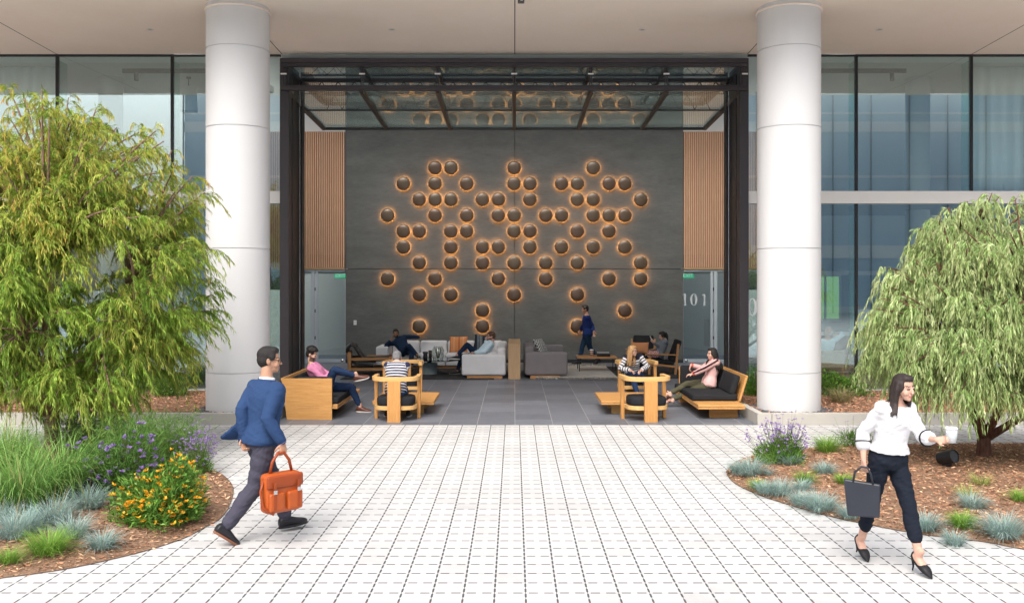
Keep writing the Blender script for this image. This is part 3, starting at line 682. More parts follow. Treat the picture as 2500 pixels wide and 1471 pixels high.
def sofa(label, loc, rz):
    """bench sofa: an end panel at local x=0, a bare slab end at x=2.42, front towards -y, back leaning to +y"""
    t = thing('bench_sofa', label, 'sofa', loc, rz, 'wooden bench sofas with charcoal cushions')
    def slant(x0, x1, ya, yb, za, zb, th):
        return MB().add([(x0,ya,za),(x1,ya,za),(x1,yb,zb),(x0,yb,zb),(x0,ya+th,za),(x1,ya+th,za),(x1,yb+th,zb),(x0,yb+th,zb)],[(0,1,2,3),(7,6,5,4),(0,4,5,1),(1,5,6,2),(2,6,7,3),(3,7,4,0)])
    mb = MB().add([(0,.46,0),(0,-.33,0),(0,-.33,.72),(0,.55,.72),(.045,.46,0),(.045,-.33,0),(.045,-.33,.72),(.045,.55,.72)], [(0,3,2,1),(4,5,6,7),(0,1,5,4),(1,2,6,5),(2,3,7,6),(3,0,4,7)])
    p = mesh_obj('end_panel', mb, M_FIRY, t, bevel=.004)
    mesh_obj('inset_strip', MB().box(-.002,-.0005,-.10,.27,.20,.208).box(-.002,-.0005,-.10,.27,.235,.243), M_TEAK, p)
    mb = MB()
    for z0, z1 in ((.185,.218),(.224,.262)): mb.box(.046,2.42,-.42,.40,z0,z1)
    mesh_obj('seat_slab', mb, M_FIR, t, bevel=.004)
    for x in (.55,2.1): mesh_obj('leg', MB().box(x-.022,x+.022,-.16,.34,0,.184), M_FIRY, t, bevel=.003)
    mesh_obj('back_board', slant(.046,1.93,.40,.54,.263,.72,.04), M_FIR, t, bevel=.004)
    mesh_obj('seat_cushion', MB().rbox((.99,-.02,.325),(1.86,.82,.12),.035,bulge=.06), M_CHAR, t, smooth=True)
    R = Matrix.Rotation(math.radians(-17),3,'X')
    for x in (.60,1.45): mesh_obj('back_cushion', MB().rbox((x,.355,.545),(.84,.12,.37),.045,R), M_CHAR, t, smooth=True)
    mesh_obj('end_cushion', MB().rbox((.105,-.02,.545),(.11,.60,.40),.04), M_CHAR, t, smooth=True)
    return t
sofa('wooden bench sofa right of the lounge front, seating the woman in the pink jacket', (3.635,18.52,0), -PI/2)
sofa('wooden bench sofa left of the lounge front, seating the man in the pink shirt', (-3.52,16.12,0), PI/2)

def barrel_chair(label, loc, rz, group='wooden barrel chairs round the low tables'):
    t = thing('barrel_chair', label, 'armchair', loc, rz, group)
    def U(hx, yf, yb, z, r=.24):
        pts = [(-hx,yf,z)]
        for k in range(9): a = PI+k/8*PI/2; pts.append((-hx+r+r*math.cos(a), yb+r+r*math.sin(a), z))
        for k in range(9): a = 1.5*PI+k/8*PI/2; pts.append((hx-r+r*math.cos(a), yb+r+r*math.sin(a), z))
        return pts+[(hx,yf,z)]
    mesh_obj('arm_rail', MB().sweep(U(.375,.33,-.265,.735),.075,.075), M_FIRL, t, bevel=.006)
    mesh_obj('seat_rail', MB().sweep(U(.345,.30,-.235,.235,.2),.03,.07).box(-.33,.33,.285,.315,.20,.27), M_FIRL, t, bevel=.003)
    mesh_obj('back_plank', MB().box(-.112,.112,-.335,-.255,0,.698), M_FIRZ, t, bevel=.004)
    for sx in (-1,1): mesh_obj('leg', MB().box(sx*.348,sx*.405,.165,.245,0,.698), M_FIRZ, t, bevel=.004)
    X, Y = Vector((1,0,0)), Vector((0,1,0)); mb = MB()
    mb.loft([(Vector((0,.03,z)),X,Y,.325*k,.285*k) for z,k in ((.262,.93),(.285,.99),(.33,1.0),(.385,1.0),(.41,.97),(.424,.88),(.43,.6))], 36, .5)
    mesh_obj('seat_cushion', mb, M_CHAR, t, smooth=True)
    return t
c0 = barrel_chair('wooden barrel chair holding the grey haired man in the striped shirt', (-2.065,16.12,0), 0)
for lab, loc, rz in (('empty wooden barrel chair with its back plank toward the plaza',(2.31,16.12,0),math.radians(7)),
                     ('wooden barrel chair facing the plaza, behind the grey haired man',(-2.30,19.2,0),PI),
                     ('wooden barrel chair holding the blonde woman in the striped top',(2.53,19.35,0),PI+.12)):
    c = copy_tree(c0); c.location = loc; c.rotation_euler = (0,0,rz); c['label'] = lab
def low_table(label, x0, x1, y0, y1):
    t = thing('coffee_table', label, 'coffee table', ((x0+x1)/2,(y0+y1)/2,0), 0, 'low wooden coffee tables')
    hx, hy = (x1-x0)/2, (y1-y0)/2
    mesh_obj('tabletop', MB().box(-hx,hx,-hy,hy,.232,.265).box(-hx+.004,hx-.004,-hy+.004,hy-.004,.195,.226), M_FIR, t, bevel=.004)
    mesh_obj('base', MB().box(-hx*.62,hx*.62,-hy*.55,-hy*.55+.05,0,.194).box(-hx*.62,hx*.62,hy*.55-.05,hy*.55,0,.194).box(-.03,.03,-hy*.54+.05,hy*.54-.05,.02,.194), M_FIRL, t, bevel=.003)
low_table('low square wooden table between the left barrel chairs', -2.56,-1.45,16.62,17.95)
low_table('low square wooden table between the right barrel chairs', 1.57,2.72,16.62,17.95)

# rear seating group
t = thing('sectional_sofa', 'long light grey corner sofa on wooden plinths before the lamp wall', 'sofa', (0,0,0))
y0 = 22.95
mesh_obj('plinth', MB().box(-1.18,-.30,y0+.06,25.6,.0,.085).box(-3.7,-.30,25.62,26.5,0,.085), M_TEAK, t)
mesh_obj('arm', MB().rbox((-.76,y0+.13,.345),(1.10,.26,.52),.05), M_LGREY, t, smooth=True)
mesh_obj('arm', MB().rbox((-3.66,26.0,.36),(.34,1.05,.53),.05), M_LGREY, t, smooth=True)
for ya in (23.22,24.40): mesh_obj('seat_cushion', MB().rbox((-.86,ya+.58,.25),(.88,1.15,.33),.04,bulge=.05), M_LGREY, t, smooth=True)
for ya in (23.22,24.40): mesh_obj('back_cushion', MB().rbox((-.33,ya+.58,.52),(.24,1.15,.46),.07), M_LGREY, t, smooth=True)
for k in range(4):
    xa = -3.48+k*.79
    mesh_obj('seat_cushion', MB().rbox((xa+.39,26.0,.25),(.78,.95,.33),.04,bulge=.05), M_LGREY, t, smooth=True)
    mesh_obj('back_cushion', MB().rbox((xa+.39,26.40,.53),(.77,.24,.42),.07), M_LGREY, t, smooth=True)
mesh_obj('corner_back', MB().rbox((-.33,26.1,.50),(.24,.80,.44),.06), M_LGREY, t, smooth=True)
t = thing('armless_sofa', 'dark taupe grey sofa turned sideways right of the wooden console', 'sofa', (0,0,0))
mesh_obj('plinth', MB().box(.40,1.14,y0+.05,25.1,0,.085), M_TEAK, t)
mesh_obj('arm', MB().rbox((.80,y0+.13,.375),(1.06,.26,.58),.06), M_DGREY, t, smooth=True); mesh_obj('arm', MB().rbox((.80,25.1,.40),(1.06,.26,.62),.06), M_DGREY, t, smooth=True)
mesh_obj('backrest', MB().rbox((.38,24.1,.44),(.26,1.74,.70),.06), M_DGREY, t, smooth=True); mesh_obj('seat_cushion', MB().rbox((.90,24.1,.26),(.78,1.73,.34),.05,bulge=.05), M_DGREY, t, smooth=True)
t = thing('console', 'tall narrow oak console block standing between the two rear sofas', 'console', (.0,22.9,0))
mesh_obj('body', MB().box(-.148,.152,0,1.9,.0,.855), M_CONS, t, bevel=.004); mesh_obj('top', MB().box(-.152,.156,-.004,1.904,.858,.885), M_CONS, t, bevel=.003)
def cushion(label, c, size, R, m, name='throw_cushion'):
    n = 14; vs = []; fs = []
    for sg in (1,-1):
        for i in range(n+1):
            for j in range(n+1):
                u, v = 2*i/n-1, 2*j/n-1; k = ((1-u*u)*(1-v*v))**.42; pin = 1-.07*(1-u*u if abs(v)>.9 else 0)-.0
                x = u*size[0]/2*(1-.06*(1-v*v)); z = v*size[2]/2*(1-.06*(1-u*u))
                vs.append(R @ Vector((x, sg*size[1]/2*k, z)))
    N = (n+1)**2
    for o, flip in ((0,False),(N,True)):
        for i in range(n):
            for j in range(n):
                q = (o+i*(n+1)+j,o+(i+1)*(n+1)+j,o+(i+1)*(n+1)+j+1,o+i*(n+1)+j+1); fs.append(q[::-1] if flip else q)
    ob = mesh_obj(name, MB().add(vs, fs), m, smooth=True); ob.location = c
    return tag(ob, label, 'cushion')
def stripe_mat(name, cols, axis, period, rough=.95):
    m = bpy.data.materials.new(name); q = NT(m); tc = q.n.new('ShaderNodeTexCoord'); sp = q.n.new('ShaderNodeSeparateXYZ'); q.l.new(tc.outputs['Object'], sp.inputs[0])
    f = q.m2('FRACT', q.m2('DIVIDE', sp.outputs[axis], period)); col = C4(cols[0][0])
    for c, a, b in cols[1:]:
        col = q.mixc(q.m2('MULTIPLY', q.m2('GREATER_THAN', f, a), q.m2('LESS_THAN', f, b)), col, C4(c))
    q.bsdf(col, rough, 0, .15); return m
RZ = lambda a: Matrix.Rotation(math.radians(a),3,'Z'); RX = lambda a: Matrix.Rotation(math.radians(a),3,'X'); RY = lambda a: Matrix.Rotation(math.radians(a),3,'Y')
cushion('orange cushion with brown stripes leaning on the light grey corner sofa', (-1.58,26.12,.645), (.52,.17,.46), RX(-12), stripe_mat('orange_stripes', [((.62,.25,.10),),((.42,.13,.05),.0,.16),((.66,.33,.17),.45,.6)], 0, .26))
cushion('dark cushion with pale stripes behind the reclining man in light blue', (-.90,26.05,.66), (.50,.17,.50), RX(-12)@RY(8), stripe_mat('dark_stripes', [((.025,.03,.04),),((.30,.31,.30),.80,.86),((.30,.31,.30),.92,.98),((.12,.14,.16),.5,.75)], 0, .30))
def zig_mat():
    m = bpy.data.materials.new('black_white_weave'); q = NT(m); tc = q.n.new('ShaderNodeTexCoord'); sp = q.n.new('ShaderNodeSeparateXYZ'); q.l.new(tc.outputs['Object'], sp.inputs[0])
    z = q.m2('ADD', q.m2('MULTIPLY', sp.outputs[2], 14.0), q.m2('MULTIPLY', q.m2('PINGPONG', q.m2('MULTIPLY', q.m2('ADD', sp.outputs[0], sp.outputs[1]), 9.0), .5), 2.2))
    q.bsdf(q.mixc(q.m2('GREATER_THAN', q.m2('FRACT', z), .5), (.03,.03,.032,1), (.62,.61,.58,1)), .95, 0, .1); return m
cushion('black and white zigzag cushion lying on the dark taupe sofa', (.70,24.2,.72), (.46,.17,.46), RZ(60)@RX(-30), zig_mat())
# round glass table with its things
M_STONE = noisy('pale_green_stone', (.30,.36,.36), .6, var=.08, bump=.1)
t = thing('glass_table', 'round dark glass table on a pale drum base beside the light sofa', 'coffee table', (-2.02,24.0,0))
mesh_obj('glass_top', MB().lathe([(.0,.385),(.62,.385),(.625,.395),(.62,.405),(0,.405)], n=56), glass('smoked_glass', (.25,.29,.30), .06), t)
mesh_obj('drum_base', MB().lathe([(.205,.0),(.21,.01),(.21,.29),(.205,.30)],(-.2,.1,0), n=40), M_STONE, t, smooth=True); mesh_obj('post', MB().lathe([(.06,.301),(.06,.384)],(-.2,.1,0), n=20), M_BLACK, t)
t = thing('lantern', 'small black lantern on the round glass table', 'lantern', (-2.31,23.95,.406))
mesh_obj('jar', MB().lathe([(.0,0),(.055,0),(.065,.05),(.05,.13),(.045,.14)], n=24), M_BLACK, t, smooth=True); mesh_obj('lid', MB().lathe([(.07,.141),(.072,.19),(.05,.20),(0,.20)], n=24), noisy('dark_grey_lid',(.06,.06,.065),.5), t, smooth=True)
t = thing('glass_vase', 'clear round glass vase on the round glass table', 'vase', (-1.99,24.05,.406))
mesh_obj('bowl', MB().lathe([(.0,.004),(.13,.0),(.165,.10),(.165,.22),(.12,.31),(.11,.33),(.105,.328),(.115,.30),(.158,.22),(.158,.10),(.125,.012),(0,.012)], n=36), glass('vase_glass', (.90,.92,.90), .07), t, smooth=True)
mb = MB()
for k in range(9):
    a = k*.7; mb.tube([(.02*math.cos(a),.02*math.sin(a),.02),(.09*math.cos(a),.09*math.sin(a),.26+.02*(k%3))],.008,6)
mesh_obj('dried_stems', mb, noisy('dried_stems', (.12,.10,.05), .9), t)
t = thing('candle_holder', 'slim dark glass tumbler beside the glass vase on the round table', 'candle holder', (-2.20,24.12,.406))
mesh_obj('tumbler', MB().lathe([(0,0),(.045,0),(.05,.22),(.044,.22),(.04,.01),(0,.01)], n=20), noisy('smoked_tumbler', (.05,.045,.04), .15, bump=0), t, smooth=True)
# leather sling chair
t = thing('sling_chair', 'dark brown leather sling chair in a teak frame left of the sofa', 'armchair', (-3.78,24.05,0), math.radians(8))
for x, y in ((-.50,-.42),(-.50,.42),(.55,-.42),(.55,.42)): mesh_obj('leg', MB().box(x-.045,x+.045,y-.03,y+.03,0,.62 if x<0 else .50), M_TEAKZ, t, bevel=.008)
for y in (-.42,.42):
    mesh_obj('side_rail', MB().box(-.454,.504,y-.025,y+.025,.40,.47), M_TEAK, t, bevel=.006); mesh_obj('side_rail', MB().box(-.454,.504,y-.025,y+.025,.14,.21), M_TEAK, t, bevel=.006)
for x in (-.5,.55): mesh_obj('cross_rail', MB().box(x-.03,x+.03,-.389,.389,.20,.27), M_TEAK, t, bevel=.006)
def slab_path(path, wd, th):
    mb = MB(); rings = []
    P = [Vector((a,0,b)) for a,b in path]
    for i, p in enumerate(P):
        d = (P[min(i+1,len(P)-1)]-P[max(i-1,0)]).normalized(); nn = Vector((-d.z,0,d.x)); rings.append((p, Vector((0,1,0)), nn, wd/2, th/2))
    return mb.loft(rings, 24, .45)
mesh_obj('leather_pad', slab_path([(-.56,.60),(-.55,.72),(-.47,.80),(-.36,.76),(-.28,.62),(-.18,.47),(-.02,.40),(.25,.41),(.55,.45),(.60,.42)], .76, .10), M_LEATHER, t, smooth=True)
mesh_obj('leather_pad', slab_path([(-.56,.70),(-.52,.52),(-.42,.36),(-.30,.26),(.1,.24)], .70, .07), M_LEATHER, t, smooth=True)
for y in (-.24,-.14,-.04): mesh_obj('strap', MB().tube([(-.60,y,.70),(-.585,y,.60),(-.54,y,.46)],.012,6), M_TEAK, t)
# side table with its things
t = thing('side_table', 'long low wooden table with thin black legs on the pale rug', 'side table', (2.25,25.1,0))
mesh_obj('tabletop', MB().box(-.55,.52,-.36,.36,.355,.395), M_TEAK, t, bevel=.004)
for x, y in ((-.50,-.34),(.47,-.34),(-.50,.34),(.47,.34)): mesh_obj('leg', MB().tube([(x,y,0),(x,y,.354)],.012,8), M_BLACK, t)
t = thing('paper_cup', 'patterned paper cup on the long low wooden table', 'cup', (2.10,25.0,.396))
mesh_obj('cup', MB().lathe([(.0,0),(.042,0),(.055,.165)], n=24), stripe_mat('cup_bands', [((.55,.45,.38),),((.30,.12,.07),.5,1.0)], 2, .055), t, smooth=True); mesh_obj('lid', MB().lathe([(.058,.166),(.058,.178),(.045,.188),(0,.188)], n=24), M_PINW, t, smooth=True)
t = thing('book_stack', 'black folder and pale magazine lying on the long low wooden table', 'books', (2.42,25.05,.396))
mesh_obj('folder', MB().rbox((0,0,.045),(.36,.26,.088),.03), M_BLACK, t, smooth=True); mesh_obj('magazine', MB().box(-.17,.15,-.12,.12,.090,.112), noisy('magazine', (.35,.38,.40), .4, var=.2), t, bevel=.003)
# lounge chairs at the right
def lounge_chair(label, loc, rz):
    t = thing('lounge_chair', label, 'lounge chair', loc, rz, 'slim wooden lounge chairs with black cushions')
    for y in (-.33,.33):
        mesh_obj('leg', MB().beam((-.32,y,.0),(-.40,y*1.0,.80),.045,.055,(1,0,0)), M_TEAKZ, t, bevel=.006); mesh_obj('leg', MB().beam((.36,y,0),(.34,y,.50),.045,.055,(1,0,0)), M_TEAKZ, t, bevel=.006)
        mesh_obj('arm_rest', MB().beam((-.40,y,.515),(.40,y,.545),.06,.03), M_TEAK, t, bevel=.006); mesh_obj('side_rail', MB().beam((-.33,y,.21),(.345,y,.29),.03,.05), M_TEAK, t, bevel=.004)
    mesh_obj('seat_cushion', MB().rbox((.05,0,.335),(.72,.58,.11),.04,RY(-7),bulge=.06), M_CHAR, t, smooth=True)
    mesh_obj('back_cushion', MB().rbox((-.36,0,.62),(.12,.58,.58),.05,RY(-20)), M_CHAR, t, smooth=True)
    return t
l0 = lounge_chair('slim wooden lounge chair holding the woman with the black ponytail', (3.86,24.25,0), PI)
c = copy_tree(l0); c.location = (3.55,25.85,0); c.rotation_euler = (0,0,math.radians(252)); c['label'] = 'slim lounge chair with black cushions and an orange cushion, nobody in it'
cushion('plain orange cushion on the unoccupied black lounge chair', (3.52,25.70,.575), (.46,.15,.34), RZ(-8)@RX(-25), noisy('plain_orange_cloth', (.52,.22,.10), .95, var=.1))
# rugs
def rug(name, label, x0, x1, y0, y1, m, n, h, cat='rug'):
    mb = MB().box(x0,x1,y0,y1,.002,.014)
    o = mesh_obj(name, mb, m); return tag(o, label, cat)
M_RUGD = noisy('dark_rug', (.050,.047,.047), .98, var=.6, scale=9, stretch=(1,3,1), bump=1.0, bdist=.02)
M_RUGL = noisy('pale_worn_rug', (.46,.43,.39), .98, var=.35, scale=3, stretch=(1,2.2,1), bump=.8, bdist=.015)
rug('rug', 'dark shaggy rug under the light grey corner sofa', -4.3,-.5,22.75,25.9, M_RUGD, 0, 0); rug('rug', 'dark flat rug under the lounge chairs at right', 2.62,4.5,23.0,26.2, M_RUGD, 0, 0)
def fringe(x0, x1, y0, y1, n, c1, c2, ln):
    P = np.stack([RNG.uniform(x0,x1,n), RNG.uniform(y0,y1,n), np.full(n,.014)],1); a = RNG.uniform(0,2*PI,n)
    d = np.stack([np.cos(a)*.6,np.sin(a)*.6,np.full(n,.7)],1)*ln; s = np.stack([-np.sin(a),np.cos(a),np.zeros(n)],1)*.012
    v = np.concatenate([P-s,P+s,P+d+s*.7,P+d-s*.7],1).reshape(-1,3); q = np.arange(4*n).reshape(n,4)
    k = RNG.random((n,1)); cc = np.repeat(np.array(c1)*k+np.array(c2)*(1-k),4,0); return v, q, cc
M_TINT = leafmat('tufted_wool', .0, .95)
t = thing('shag_rug', 'pale worn rug with shaggy white front edge under the dark sofa', 'rug', (0,0,0))
mesh_obj('pile', MB().box(.75,2.60,22.9,26.5,.003,.016), M_RUGL, t); v, q, cc = fringe(.55,2.62,22.75,23.0,2600,(.62,.58,.52),(.40,.37,.33),.06); np_mesh('fringe', v, q, cc, M_TINT, t)
v, q, cc = fringe(.75,2.60,26.4,26.55,800,(.60,.56,.50),(.40,.37,.33),.05); np_mesh('fringe', v, q, cc, M_TINT, t)
# ------------------------------------------------------------------ people
def skinmat(name, c):
    m = bpy.data.materials.new(name); t = NT(m); n = t.noise(t.pos((1,1,1)), 14.0, 3.0)
    t.bsdf(t.mixc(n, C4(c,.88), C4(c,1.1)), .5, 0, .35, **{'Subsurface Weight':.08,'Subsurface Scale':.02}); return m
SK_LIGHT = skinmat('fair_skin', (.60,.36,.27)); SK_TAN = skinmat('olive_skin', (.47,.26,.17)); SK_BROWN = skinmat('brown_skin', (.30,.155,.09))
M_EYEW = noisy('eye_white', (.7,.68,.65), .3, bump=0); M_EYE = noisy('dark_eye', (.02,.015,.012), .3, bump=0); M_LIP = noisy('lip', (.42,.15,.13), .5, bump=0)
def cloth(name, c, var=.14, rough=.9): return noisy(name, c, rough, var=var, scale=5.0, bump=.5, bdist=.006, spec=.2)
def band_mat(name, a, b, period, duty=.5, plain_above=None):
    m = bpy.data.materials.new(name); q = NT(m); at = q.n.new('ShaderNodeAttribute'); at.attribute_name = 'band'
    f = q.m2('LESS_THAN', q.m2('FRACT', q.m2('DIVIDE', at.outputs['Fac'], period)), duty)
    if plain_above is not None: f = q.m2('MAXIMUM', f, q.m2('GREATER_THAN', at.outputs['Fac'], plain_above))
    q.bsdf(q.mixc(f, C4(a), C4(b)), .9, 0, .15); return m
HM = {'black': noisy('black_hair', (.012,.010,.009), .5, var=.5, scale=30, bump=.6, bdist=.01), 'brown': noisy('brown_hair', (.10,.045,.022), .5, var=.4, scale=30, bump=.6, bdist=.01),
      'blonde': noisy('blonde_hair', (.46,.27,.12), .45, var=.45, scale=26, stretch=(1,1,.25), bump=.6, bdist=.01), 'grey': noisy('grey_hair', (.17,.17,.175), .6, var=.5, scale=60, bump=.6, bdist=.006),
      'white': noisy('white_hair', (.60,.58,.55), .6, var=.1, bump=.3)}
def remeshed(name, mb, mats, parent, voxel, smooth_it=4, fac=.5):
    me = bpy.data.meshes.new(name); me.from_pydata(mb.v, [], mb.f); me.update()
    bm = bmesh.new(); bm.from_mesh(me); bmesh.ops.recalc_face_normals(bm, faces=bm.faces[:]); bm.to_mesh(me); bm.free()
    o = bpy.data.objects.new(name, me); COL.objects.link(o)
    r = o.modifiers.new('r','REMESH'); r.mode = 'VOXEL'; r.voxel_size = voxel; r.adaptivity = 0
    if smooth_it: s = o.modifiers.new('s','SMOOTH'); s.factor = fac; s.iterations = smooth_it
    dg = bpy.context.evaluated_depsgraph_get(); dg.update()
    m2 = bpy.data.meshes.new_from_object(o.evaluated_get(dg)); bpy.data.objects.remove(o); bpy.data.meshes.remove(me)
    m2.name = name; m2.materials.clear()
    for m in (mats if isinstance(mats,(list,tuple)) else [mats]): m2.materials.append(m)
    m2.polygons.foreach_set('material_index', np.zeros(len(m2.polygons), np.int32)); m2.polygons.foreach_set('use_smooth', np.ones(len(m2.polygons), bool))
    o = bpy.data.objects.new(name, m2); COL.objects.link(o)
    if parent is not None: o.parent = parent
    return o
def V(*a): return Vector(a)
def ik(a, c, l1, l2, pole):
    d = c-a; L = d.length
    if L > (l1+l2)*.998: c = a+d*((l1+l2)*.998/L); d = c-a; L = d.length
    if L < abs(l1-l2)*1.05: L = abs(l1-l2)*1.05+.01
    u = d.normalized(); p = Vector(pole); p = (p-u*p.dot(u)); p = p.normalized() if p.length > 1e-5 else u.orthogonal()
    x = (l1*l1-l2*l2+L*L)/(2*L); h = math.sqrt(max(l1*l1-x*x, 0))
    return a+u*x+p*h, c
def frame(d, hint):
    d = d.normalized(); r = d.cross(hint); r = r.normalized() if r.length > 1e-5 else d.orthogonal().normalized()
    return r, r.cross(d).normalized()
def limb(mb, pts, rad, n=14):
    """rounded tapering limb; rad may be (rx, ry)"""
    P = []; R = []
    for i in range(len(pts)-1):
        for k in range(3): t = k/3; P.append(pts[i].lerp(pts[i+1], t)); R.append(rad[i]*(1-t)+rad[i+1]*t)
    P.append(pts[-1]); R.append(rad[-1])
    d0 = (P[0]-P[1]).normalized(); d1 = (P[-1]-P[-2]).normalized()
    PP = [P[0]+d0*R[0]*q for q in (.92,.6)]+P+[P[-1]+d1*R[-1]*q for q in (.6,.92)]; RR = [R[0]*.38,R[0]*.8]+R+[R[-1]*.8,R[-1]*.38]
    mb.tube(PP, RR, n)
def hand(mb, w, d, n, s, thumb, curl=.35):
    d = d.normalized(); n = (n-d*n.dot(d)).normalized(); sd = d.cross(n)
    ring = [(w-d*.015*s,.024*s,.018*s),(w+d*.02*s,.032*s,.017*s),(w+d*.06*s,.041*s,.015*s),(w+d*.088*s,.040*s,.012*s),(w+d*.096*s,.03*s,.008*s)]
    mb.loft([(c,sd,n,a,b) for c,a,b in ring], 14)
    for k, (o, ln) in enumerate(((-.030,.92),(-.010,1.04),(.010,1.0),(.030,.80))):
        p = w+d*.088*s+sd*o*s*thumb; a = 0; pts = [p-d*.02*s, p]; 
        for L, c in ((.040,.55),(.028,.9),(.022,.6)):
            a += c*curl*1.6+(.04*k*curl); p = p+(d*math.cos(a)+n*math.sin(a))*L*ln*s; pts.append(p)
        mb.tube(pts, [.0095*s,.0098*s,.0088*s,.0080*s,.0062*s], 8)
    p = w+d*.022*s-sd*.030*s*thumb; t1 = (d*.62-sd*.62*thumb+n*.35*(.4+curl)).normalized(); q = p+t1*.042*s; t2 = (d*.85-sd*.18*thumb+n*.6*(.3+curl)).normalized()
    mb.tube([p-t1*.02*s,p,q,q+t2*.032*s], [.012*s,.0125*s,.0105*s,.008*s], 8)
CLOTHES = {'shirt':.010,'jacket':.006,'blouse':.008,'trousers':.009}
def wrinkle(o, amp):
    """soft folds pushed into a garment along its normals"""
    from mathutils import noise
    me = o.data; sd = random.random()*50
    nv = len(me.vertices); co = np.empty(nv*3, np.float32); me.vertices.foreach_get('co', co); co = co.reshape(-1,3)
    no = np.empty(nv*3, np.float32); me.vertices.foreach_get('normal', no); no = no.reshape(-1,3); d = np.empty(nv)
    for i, (x, y, z) in enumerate(co):
        a = noise.noise(Vector((x*5+sd, y*5, z*15+x*6))); b = noise.noise(Vector((x*11, y*11+sd, z*26-x*12)))
        d[i] = (1-abs(a)*2.4)*.7+(1-abs(b)*2.4)*.35-.55
    me.vertices.foreach_set('co', (co+no*(d*amp)[:,None]).astype(np.float32).ravel()); me.update()
class Person:
    def __init__(s, label, pelvis, neck, face, h=1.75, sex='m', chest=None, hips=None, head=None, headpos=None, wr=None, wl=None, er=(0,0,-1), el=(0,0,-1), hdr=None, hdl=None, pnr=None, pnl=None, cr=.4, cl=.4,
                 ar=None, al=None, kr=None, kl=None, fr=None, fl=None, voxel=.008):
        s.k = h/1.75; k = s.k; s.sex = sex; s.vox = voxel; s.lab = label
        s.P, s.N = V(*pelvis), V(*neck); up = (s.N-s.P).normalized()
        L = (s.N-s.P).length; tl = .53*k
        s.N = s.P+up*tl if abs(L-tl) > .12*k else s.N
        s.up = up; s.face = V(*face).normalized()
        fc = V(*(chest or face)); s.cr, s.cf = frame(up, -fc); s.cr = up.cross(fc)*-1; s.cr.normalize(); s.cf = up.cross(s.cr); s.cf = s.cf if s.cf.dot(fc) > 0 else -s.cf
        hp = V(*(hips or chest or face)); s.hr = up.cross(hp)*-1; s.hr.normalize()
        s.hf = up.cross(s.hr); s.hf = s.hf if s.hf.dot(hp) > 0 else -s.hf
        w = .168 if sex == 'm' else .150
        s.SR = s.P+up*.455*k+s.cr*w*k; s.SL = s.P+up*.455*k-s.cr*w*k
        s.HR = s.P+s.hr*.088*k-up*.02; s.HL = s.P-s.hr*.088*k-up*.02
        hc = V(*headpos) if headpos else s.N+(up*.6+V(0,0,.4)).normalized()*.155*k+s.cf*.03*k
        s.HC = hc; s.hd = V(*(head or face)).normalized()
        s.hx = s.hd.cross(V(0,0,1)); s.hx.normalize(); s.hz = s.hx.cross(s.hd).normalized()       # hx = the person's right
        s.WR0 = V(*wr) if wr else s.SR-up*.52*k; s.WL0 = V(*wl) if wl else s.SL-up*.52*k
        s.ER, s.WR = ik(s.SR, s.WR0, .295*k, .255*k, er); s.EL, s.WL = ik(s.SL, s.WL0, .295*k, .255*k, el)
        s.hdr = V(*hdr) if hdr else (s.WR-s.ER); s.hdl = V(*hdl) if hdl else (s.WL-s.EL)
        s.pnr = V(*pnr) if pnr else -s.cr; s.pnl = V(*pnl) if pnl else s.cr; s.curl = (cr, cl)
        s.KR, s.AR = ik(s.HR, V(*ar), .43*k, .41*k, kr or s.face); s.KL, s.AL = ik(s.HL, V(*al), .43*k, .41*k, kl or s.face)
        s.fr = V(*(fr or face)).normalized(); s.fl = V(*(fl or face)).normalized()
        z0 = min(s.P.z-.5, .05); s.base = V(s.P.x, s.P.y, 0.0)
        s.t = thing('person', label, 'person', s.base)
    def out(s, name, mb, mats, voxel=None, sm=4, fac=.5):
        o = remeshed(name, mb, mats, s.t, voxel or s.vox, sm, fac)
        if name in CLOTHES: wrinkle(o, CLOTHES[name]*(1.0 if s.vox < .0085 else .8))
        o.data.transform(Matrix.Translation(-s.base)); return o
    def raw(s, name, mb, mat, smooth=True):
        mb.shift(-s.base); return mesh_obj(name, mb, mat, s.t, smooth=smooth)
    def torso(s, mb, inf=0.0, lo=-.09, hi=.53, flare=0.0):
        k = s.k; up = s.up
        if s.sex == 'm': st = [(-.09,.120,.100),(-.03,.165,.120),(.06,.160,.116),(.15,.147,.106),(.26,.160,.116),(.36,.178,.124),(.43,.182,.108),(.475,.166,.088),(.505,.108,.072),(.53,.062,.060)]
        else: st = [(-.09,.125,.105),(-.03,.172,.125),(.05,.165,.118),(.15,.125,.095),(.25,.138,.102),(.34,.155,.112),(.42,.160,.095),(.465,.132,.075),(.50,.075,.058),(.53,.052,.050)]
        zs = [a for a,_,_ in st]; rings = []
        for i in range(19):
            z = lo+(hi-lo)*i/18
            a = float(np.interp(z, zs, [q[1] for q in st])); b = float(np.interp(z, zs, [q[2] for q in st]))
            t = min(max((z+.0)/.35,0),1); r = (s.hr*(1-t)+s.cr*t).normalized(); f = (s.hf*(1-t)+s.cf*t).normalized()
            fl = flare*max(0,(.12-z))/.2
            rings.append((s.P+up*z*k, r, f, (a+fl)*k+inf, (b+fl)*k+inf))
        mb.loft(rings, 26, .8)
        if s.sex == 'f' and hi > .4:
            for q in (-1,1): mb.ell(s.P+up*.335*k+s.cr*q*.062*k+s.cf*.066*k, (.058*k+inf*.5,.050*k+inf*.5,.062*k+inf*.5), None, 14, 10)
    def shoulder_cap(s, mb, inf):
        for S in (s.SR, s.SL): mb.ell(S-s.up*.012*s.k, (.062*s.k+inf,)*3, None, 14, 10)
